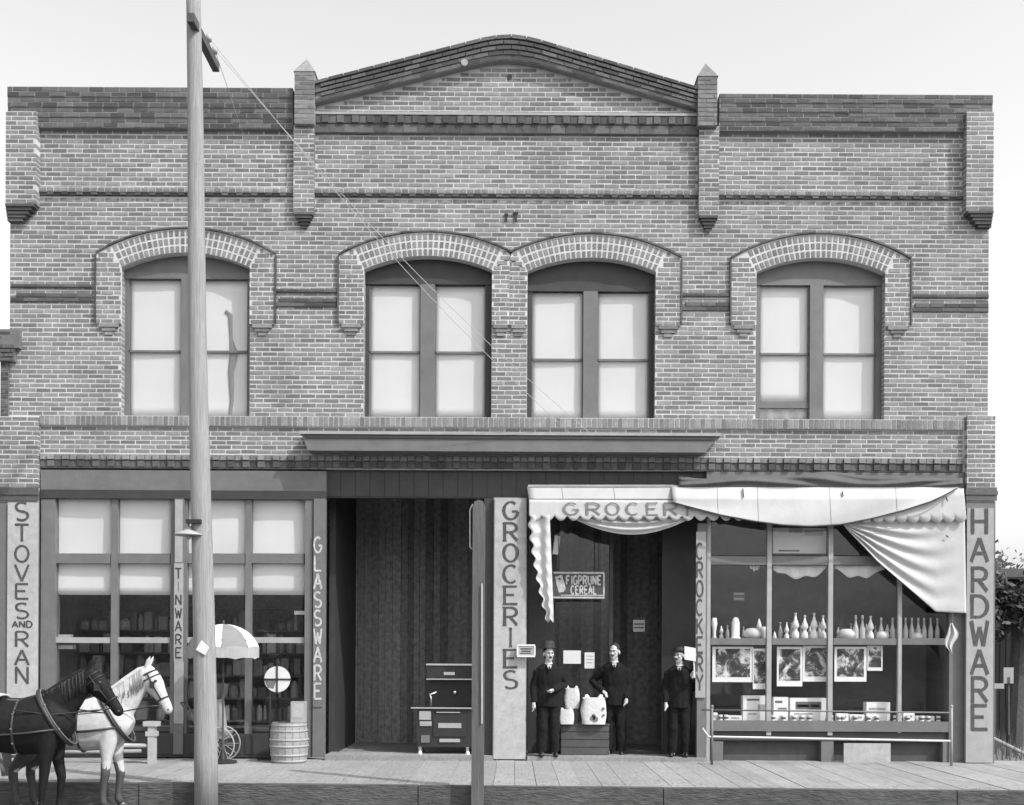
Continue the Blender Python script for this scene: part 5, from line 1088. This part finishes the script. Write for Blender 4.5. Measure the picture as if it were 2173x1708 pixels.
# ================================================================== HORSES
def horse(px_poll, py_poll, d, head_dir, coat, label, k=1.0, shaded_socks=False, white=False):
    pp_ = P(px_poll, py_poll, d); ox = pp_.x - .98 * k; pz = (pp_.z - STREET) / k
    root = thing('horse', (ox, -d, STREET), label, 'horse'); ORG[root.name] = (0, 0, 0)
    V = lambda x, y, z: Vector((x * k, y * k, z * k)); mb = MB()
    mb.tube([V(x, 0, z) for x, z in ((-.84, 1.26), (-.76, 1.24), (-.52, 1.21), (-.2, 1.15), (.1, 1.13), (.35, 1.17), (.52, 1.17), (.66, 1.14), (.75, 1.10))],
            [(h * k, w * k) for h, w in ((.10, .09), (.24, .19), (.33, .28), (.33, .30), (.34, .30), (.37, .27), (.35, .24), (.25, .19), (.11, .10))], 20)
    pz0 = pz
    nk = [(.46, 1.28, .30, .16), (.62, 1.28 + (pz0 - 1.28) * .34, .24, .125), (.78, 1.28 + (pz0 - 1.28) * .66, .185, .10), (.92, 1.28 + (pz0 - 1.28) * .92, .135, .085), (.99, pz0 + .01, .09, .075)]
    mb.tube([V(a, 0, b) for a, b, _, _ in nk], [(h * k, w * k) for _, _, h, w in nk], 16)
    hd = Vector((head_dir[0], 0, head_dir[1])).normalized(); hp = Vector((.97, 0, pz0)); pr = Vector((-hd.z, 0, hd.x))
    pr = pr if pr.x < 0 else -pr
    prof = [(-.06, .07, .06, 0), (.02, .105, .085, .0), (.12, .135, .10, .01), (.22, .135, .092, .012), (.33, .10, .07, 0), (.44, .078, .058, -.008), (.53, .072, .06, -.006), (.60, .066, .056, 0), (.64, .03, .03, 0)]
    mb.tube([(hp + hd * t + pr * o) * k for t, _, _, o in prof], [(a * k, b * k) for _, a, b, _ in prof], 16)
    for s in (-1, 1):
        e0 = hp + Vector((-.015, s * .05, .06)); mb.tube([e0 * k, (e0 + Vector((.035, s * .012, .08))) * k, (e0 + Vector((.075, s * .016, .16))) * k], [(.03 * k, .02 * k), (.034 * k, .018 * k), (.006 * k, .005 * k)], 8)
        sg = .06 if s > 0 else -.05
        mb.tube([V(.50, s * .14, 1.12), V(.48, s * .15, .90), V(.49 + sg * .4, s * .14, .72), V(.50 + sg, s * .14, .50), V(.49 + sg, s * .14, .42), V(.47 + sg, s * .14, .22), V(.47 + sg, s * .14, .14), V(.51 + sg, s * .14, .07), V(.53 + sg, s * .14, .0)],
                [(.15 * k, .11 * k), (.125 * k, .085 * k), .075 * k, .058 * k, .050 * k, .036 * k, .045 * k, .042 * k, .062 * k], 12)
        mb.tube([V(-.58, s * .13, 1.2), V(-.50, s * .15, .92), V(-.58 + sg, s * .15, .70), V(-.72 + sg, s * .14, .54), V(-.72 + sg, s * .14, .46), V(-.69 + sg, s * .14, .24), V(-.68 + sg, s * .14, .14), V(-.64 + sg, s * .14, .07), V(-.62 + sg, s * .14, .0)],
                [(.26 * k, .16 * k), (.17 * k, .13 * k), (.095 * k, .075 * k), .062 * k, .055 * k, .038 * k, .046 * k, .042 * k, .062 * k], 12)
    me = remeshed(mb, 'body', .016, 4); body = link('body', me, coat, root)
    # eyes, nostrils, hooves, mane, tail
    ey = MB()
    for s in (-1, 1):
        a = (hp + hd * .17 + pr * -.055) ; ey.ball((a.x * k, s * .088 * k, a.z * k), .022 * k, .014 * k, .018 * k, 6, 10)
        a = (hp + hd * .585 + pr * -.02); ey.ball((a.x * k, s * .052 * k, a.z * k), .016 * k, .01 * k, .012 * k, 6, 8)
    link('eyes', ey.mesh('eyes', (0, 0, 0), True), M['ink'], root)
    mn = MB()
    for i in range(190):
        t = random.random(); a = Vector(nk[0][:2]).lerp(Vector(nk[-1][:2]), t); hgt = nk[0][2] + (nk[-1][2] - nk[0][2]) * t
        ax = Vector((nk[-1][0] - nk[0][0], 0, nk[-1][1] - nk[0][1])).normalized(); up = Vector((-ax.z, 0, ax.x)); p0 = Vector((a.x, 0, a.y)) + up * hgt * .93
        y = -.03 - random.random() * .05
        mn.tube([p0 * k, (p0 + Vector((.0, y, -.04)) + up * .02) * k, (p0 + Vector((.02, y - .05, -.20 - .1 * random.random()))) * k], [.009 * k, .008 * k, .003 * k], 5)
    link('mane', mn.mesh('mane', (0, 0, 0), True), M['post'] if white else M['hair'], root)
    tl = MB()
    for i in range(16): j = random.uniform(-.04, .04); tl.tube([V(-.84, j * .5, 1.3), V(-.94, j, 1.2), V(-.95 + j, j, .8), V(-.92 + j, j * 1.5, .45)], [.03 * k, .04 * k, .035 * k, .01 * k], 6)
    link('tail', tl.mesh('tail', (0, 0, 0), True), M['card'] if white else M['hair'], root)
    for s in (-1, 1):
        sg = .06 if s > 0 else -.05
        for x in (.535 + sg, -.615 + sg): hf = MB(); hf.lathe((x * k, s * .14 * k, 0), [(.068 * k, 0), (.062 * k, .05 * k), (.05 * k, .075 * k)], 12); link('hoof', hf.mesh('hoof'), M['hoof'], root)
    if shaded_socks:  # dark stockings; hind pair carried up the thigh to paint in shade
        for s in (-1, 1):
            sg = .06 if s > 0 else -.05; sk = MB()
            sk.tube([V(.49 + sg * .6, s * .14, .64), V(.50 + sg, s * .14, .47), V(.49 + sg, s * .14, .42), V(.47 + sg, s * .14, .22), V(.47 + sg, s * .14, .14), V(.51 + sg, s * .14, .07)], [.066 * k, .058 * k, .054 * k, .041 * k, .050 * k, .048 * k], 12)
            link('stocking_and_shade', sk.mesh('stocking_and_shade', (0, 0, 0), True), M['leg_shade_coat'], root); sk = MB()
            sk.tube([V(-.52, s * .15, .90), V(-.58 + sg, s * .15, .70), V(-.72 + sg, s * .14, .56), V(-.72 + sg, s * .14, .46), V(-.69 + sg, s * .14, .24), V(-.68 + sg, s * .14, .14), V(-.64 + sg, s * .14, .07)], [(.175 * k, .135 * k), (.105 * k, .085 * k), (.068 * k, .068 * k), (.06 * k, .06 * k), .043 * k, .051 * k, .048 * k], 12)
            link('stocking_and_shade', sk.mesh('stocking_and_shade', (0, 0, 0), True), M['leg_shade_coat'], root)
    # bridle: straps lie round the head at two stations, cheek straps join them
    def ring(t, grow=1.06, a_=None):
        for q0, q1 in zip(prof[:-1], prof[1:]):
            if q0[0] <= t <= q1[0]:
                f = (t - q0[0]) / (q1[0] - q0[0]); h = q0[1] + (q1[1] - q0[1]) * f; w = q0[2] + (q1[2] - q0[2]) * f; of = q0[3] + (q1[3] - q0[3]) * f; break
        cc = hp + hd * t + pr * of
        return [(cc + pr * (h * grow * math.cos(2 * math.pi * i / 20)) + Vector((0, w * grow * math.sin(2 * math.pi * i / 20), 0))) * k for i in range(21)]
    bl = MB(); bl.tube(ring(.42), .011 * k, 6); bl.tube(ring(.03, 1.05), .011 * k, 6); bl.tube(ring(.10, 1.04), .009 * k, 6)
    for s in (-1, 1):
        a = hp + hd * .03; b = hp + hd * .42; bl.tube([(a + Vector((0, s * .094, 0))) * k, (hp + hd * .2 + Vector((-.0, s * .108, 0)) - pr * .0) * k, (b + Vector((0, s * .072, 0))) * k], .010 * k, 6)
        bl.tube([(hp + hd * .50 + Vector((0, s * .066, 0)) + pr * .03) * k, (hp + hd * .42 + pr * .15 + Vector((0, s * .10, -.02))) * k, V(.55, s * .2, 1.30), V(.15, s * .30, 1.36)], .009 * k, 6)
    br = link('bridle', bl.mesh('bridle', (0, 0, 0), True), M['leather'], root)
    bk = MB()
    for s in (-1, 1): a = hp + hd * .20; bk.box((a.x - .035) * k, (a.x + .03) * k, s * .118 * k - .004, s * .118 * k + .004, (a.z - .045) * k, (a.z + .045) * k)
    link('blinkers', bk.mesh('blinkers'), M['leather'], root)
    # collar with hames, saddle strap, breast strap
    def loop(c0, tilt, h, w, n=28): 
        u = Vector((math.sin(tilt), 0, math.cos(tilt))); return [(Vector((c0[0], 0, c0[1])) + u * (h * math.cos(2 * math.pi * i / n)) + Vector((0, w * math.sin(2 * math.pi * i / n), 0))) * k for i in range(n + 1)]
    cl = MB(); cl.tube(loop((.54, 1.26), -.55, .385, .225), .030 * k, 10); link('collar', cl.mesh('collar', (0, 0, 0), True), M['leather'], root)
    hm = MB(); hm.tube(loop((.575, 1.27), -.55, .40, .238), .010 * k, 6)
    for i in (5, 9, 19, 23): p = loop((.575, 1.27), -.55, .40, .238)[i]; hm.ball(p, .02 * k, .02 * k, .02 * k, 6, 8)
    link('hames', hm.mesh('hames', (0, 0, 0), True), M['buckle'], root)
    gs = MB(); gs.tube(loop((.12, 1.13), 0, .345, .305), .016 * k, 6); gs.tube(loop((-.45, 1.20), .1, .34, .292), .014 * k, 6)
    for s in (-1, 1): gs.tube([V(.62, s * .22, 1.12), V(.3, s * .285, 1.08), V(-.1, s * .31, 1.05), V(-.5, s * .29, 1.06), V(-.9, s * .25, 1.0)], .016 * k, 6); gs.tube([V(-.5, s * .06, 1.54), V(-.7, s * .18, 1.36), V(-.86, s * .12, 1.12)], .010 * k, 6)
    gs.tube([V(.56, 0, 1.60), V(.12, 0, 1.485), V(-.3, 0, 1.49), V(-.84, 0, 1.38)], .011 * k, 6)
    link('harness', gs.mesh('harness', (0, 0, 0), True), M['leather'], root)
    bs = MB(); 
    for i, p in enumerate(loop((.12, 1.13), 0, .36, .32, 12)): 
        if p.y < 0: bs.ball(p, .014, .014, .014, 5, 6)
    link('harness_studs', bs.mesh('harness_studs'), M['buckle'], root)
    return root
h1 = horse(194, 1430, 4.55, (.60, -.80), M['dhorse'], 'dark harnessed horse standing in the street nearest the viewer', k=.965)
h2 = horse(316, 1424, 3.82, (.46, -.89), M['whorse'], 'white bridled horse standing on the far side of the dark horse', k=.945, shaded_socks=True, white=True)
# folded pale blanket over the dark horse's back
hx = h1.location; mb = MB()
mb.grid(lambda u, v: (hx.x - .62 + .52 * u, hx.y + .20 * math.cos(math.pi * v) , STREET + 1.48 - .05 * u + .055 * math.sin(math.pi * v) + .012 * math.sin(u * 9)), 14, 10, .0)
for (a, b, c_) in ((.0, .03, .02),): pass
o = build(mb, 'saddle_blanket', M['canvas'], None, (hx.x - .36, hx.y, STREET + 1.48), smooth=True); tag(o, 'folded pale blanket laid across the back of the dark horse', 'blanket')
m_ = o.modifiers.new('thick', 'SOLIDIFY'); m_.thickness = .025; m_.offset = 1

# ================================================================== YARD AT THE RIGHT
def yb(px0, px1, py0, py1, y, t, m, name, parent): return build(MB().pbox(px0, px1, py0, py1, -y, t), name, M[m], parent)
c = P(2150, 1600, -9); sd = thing('shed', (c.x, 9, STREET), 'dark boarded shed beyond the yard right of the store', 'shed')
x0, x1 = X(2070, 1400, -9), X(2300, 1400, -9); z1 = Z(1225, 2140, -9); nbd = 18
mb = MB(); mb.box(x0, x1, 9.04, 13, STREET, z1); build(mb, 'wall', M['shed'], sd)
for i in range(nbd):
    a, b = x0 + (x1 - x0) * i / nbd, x0 + (x1 - x0) * (i + 1) / nbd; q = MB(); q.box(a + .008, b - .008, 9.01 + random.uniform(0, .01), 9.038, STREET, z1 - .02); build(q, 'plank', M['shed'], sd)
mb = MB(); mb.add([(x0 - .2, 8.8, z1 - .05), (x1 + .2, 8.8, z1 - .05), (x1 + .2, 13.2, z1 + .5), (x0 - .2, 13.2, z1 + .5), (x0 - .2, 8.8, z1 + .0), (x1 + .2, 8.8, z1 + .0), (x1 + .2, 13.2, z1 + .55), (x0 - .2, 13.2, z1 + .55)], [(3, 2, 1, 0), (4, 5, 6, 7), (0, 1, 5, 4), (1, 2, 6, 5), (2, 3, 7, 6), (3, 0, 4, 7)]); build(mb, 'roof', M['shed'], sd)
def tree(px, py_top, y, rad, label):
    c = P(px, 1500, -y); zt = Z(py_top, px, -y); r = thing('tree', (c.x, y, STREET), label, 'tree', 'trees behind the shed')
    mb = MB(); mb.tube([(c.x, y, STREET), (c.x + .1, y, 2), (c.x, y, zt - rad * .7)], [.25, .18, .06], 10)
    for i in range(7): a = random.uniform(0, 6.28); mb.tube([(c.x, y, zt - rad * 1.6), (c.x + rad * .6 * math.cos(a), y + rad * .6 * math.sin(a), zt - rad * random.uniform(.3, 1))], [.07, .02], 6)
    build(mb, 'trunk', M['bark'], r); cr = MB()
    for q in range(26):
        a, e = random.uniform(0, 6.28), random.uniform(-.9, 1); rr = rad * random.uniform(.35, .85); bx_, by_, bz_ = c.x + rr * math.cos(a), y + rr * math.sin(a), zt - rad + rr * e
        for j in range(170):
            p = Vector((random.gauss(bx_, rad * .14), random.gauss(by_, rad * .14), random.gauss(bz_, rad * .13))); s = random.uniform(.05, .11)
            if p.z > zt: continue
            u = Vector((random.uniform(-1, 1), random.uniform(-1, 1), random.uniform(-1, 1))).normalized() * s; w_ = u.orthogonal().normalized() * s * .6
            cr.add([p - u, p + w_, p + u, p - w_], [(0, 1, 2, 3)])
    build(cr, 'crown', M['leaf'], r)
tree(2152, 1168, 7.2, 1.15, 'leafy tree in front of the shed close to the pier'); tree(2230, 1130, 17, 2.4, 'leafy tree at the far right edge behind the shed')
yn = card('yard_notice', 2129, 2150, 1416, 1450, -6, 'small white notice board in the dark yard at the right edge', m='post', bits=[(.35, .65, .6, 1.0, 'ink')], t=.04, cat='sign'); build(MB().tube([P(2139, 1450, -6.06), P(2139, 1560, -6.06)], .03, 6), 'stake', M['dwood'], yn)
yb_ = thing('yard_gate', tuple(P(2120, 1610, -5)), 'low pale barred gate in the yard beside the store', 'gate')
yb(2104, 2130, 1450, 1461, 5, .05, 'post', 'bar', yb_); yb(2108, 2113, 1461, 1612, 5, .06, 'dwood', 'gate_post', yb_)
mb = MB(); mb.tube([P(2106, 1566, -4.5), P(2200, 1612, -4.5)], .035, 6); build(mb, 'brace', M['wood'], yb_)
mb = MB()
for i in range(1500):
    x, y = random.uniform(7.9, 16), random.uniform(3.5, 8.5); s = random.uniform(.08, .5); b = random.uniform(-.1, .1)
    mb.add([(x - .012, y, STREET), (x + .012, y, STREET), (x + b, y + b, STREET + s)], [(0, 1, 2)])
o = build(mb, 'weeds', M['leaf']); o['kind'] = 'stuff'
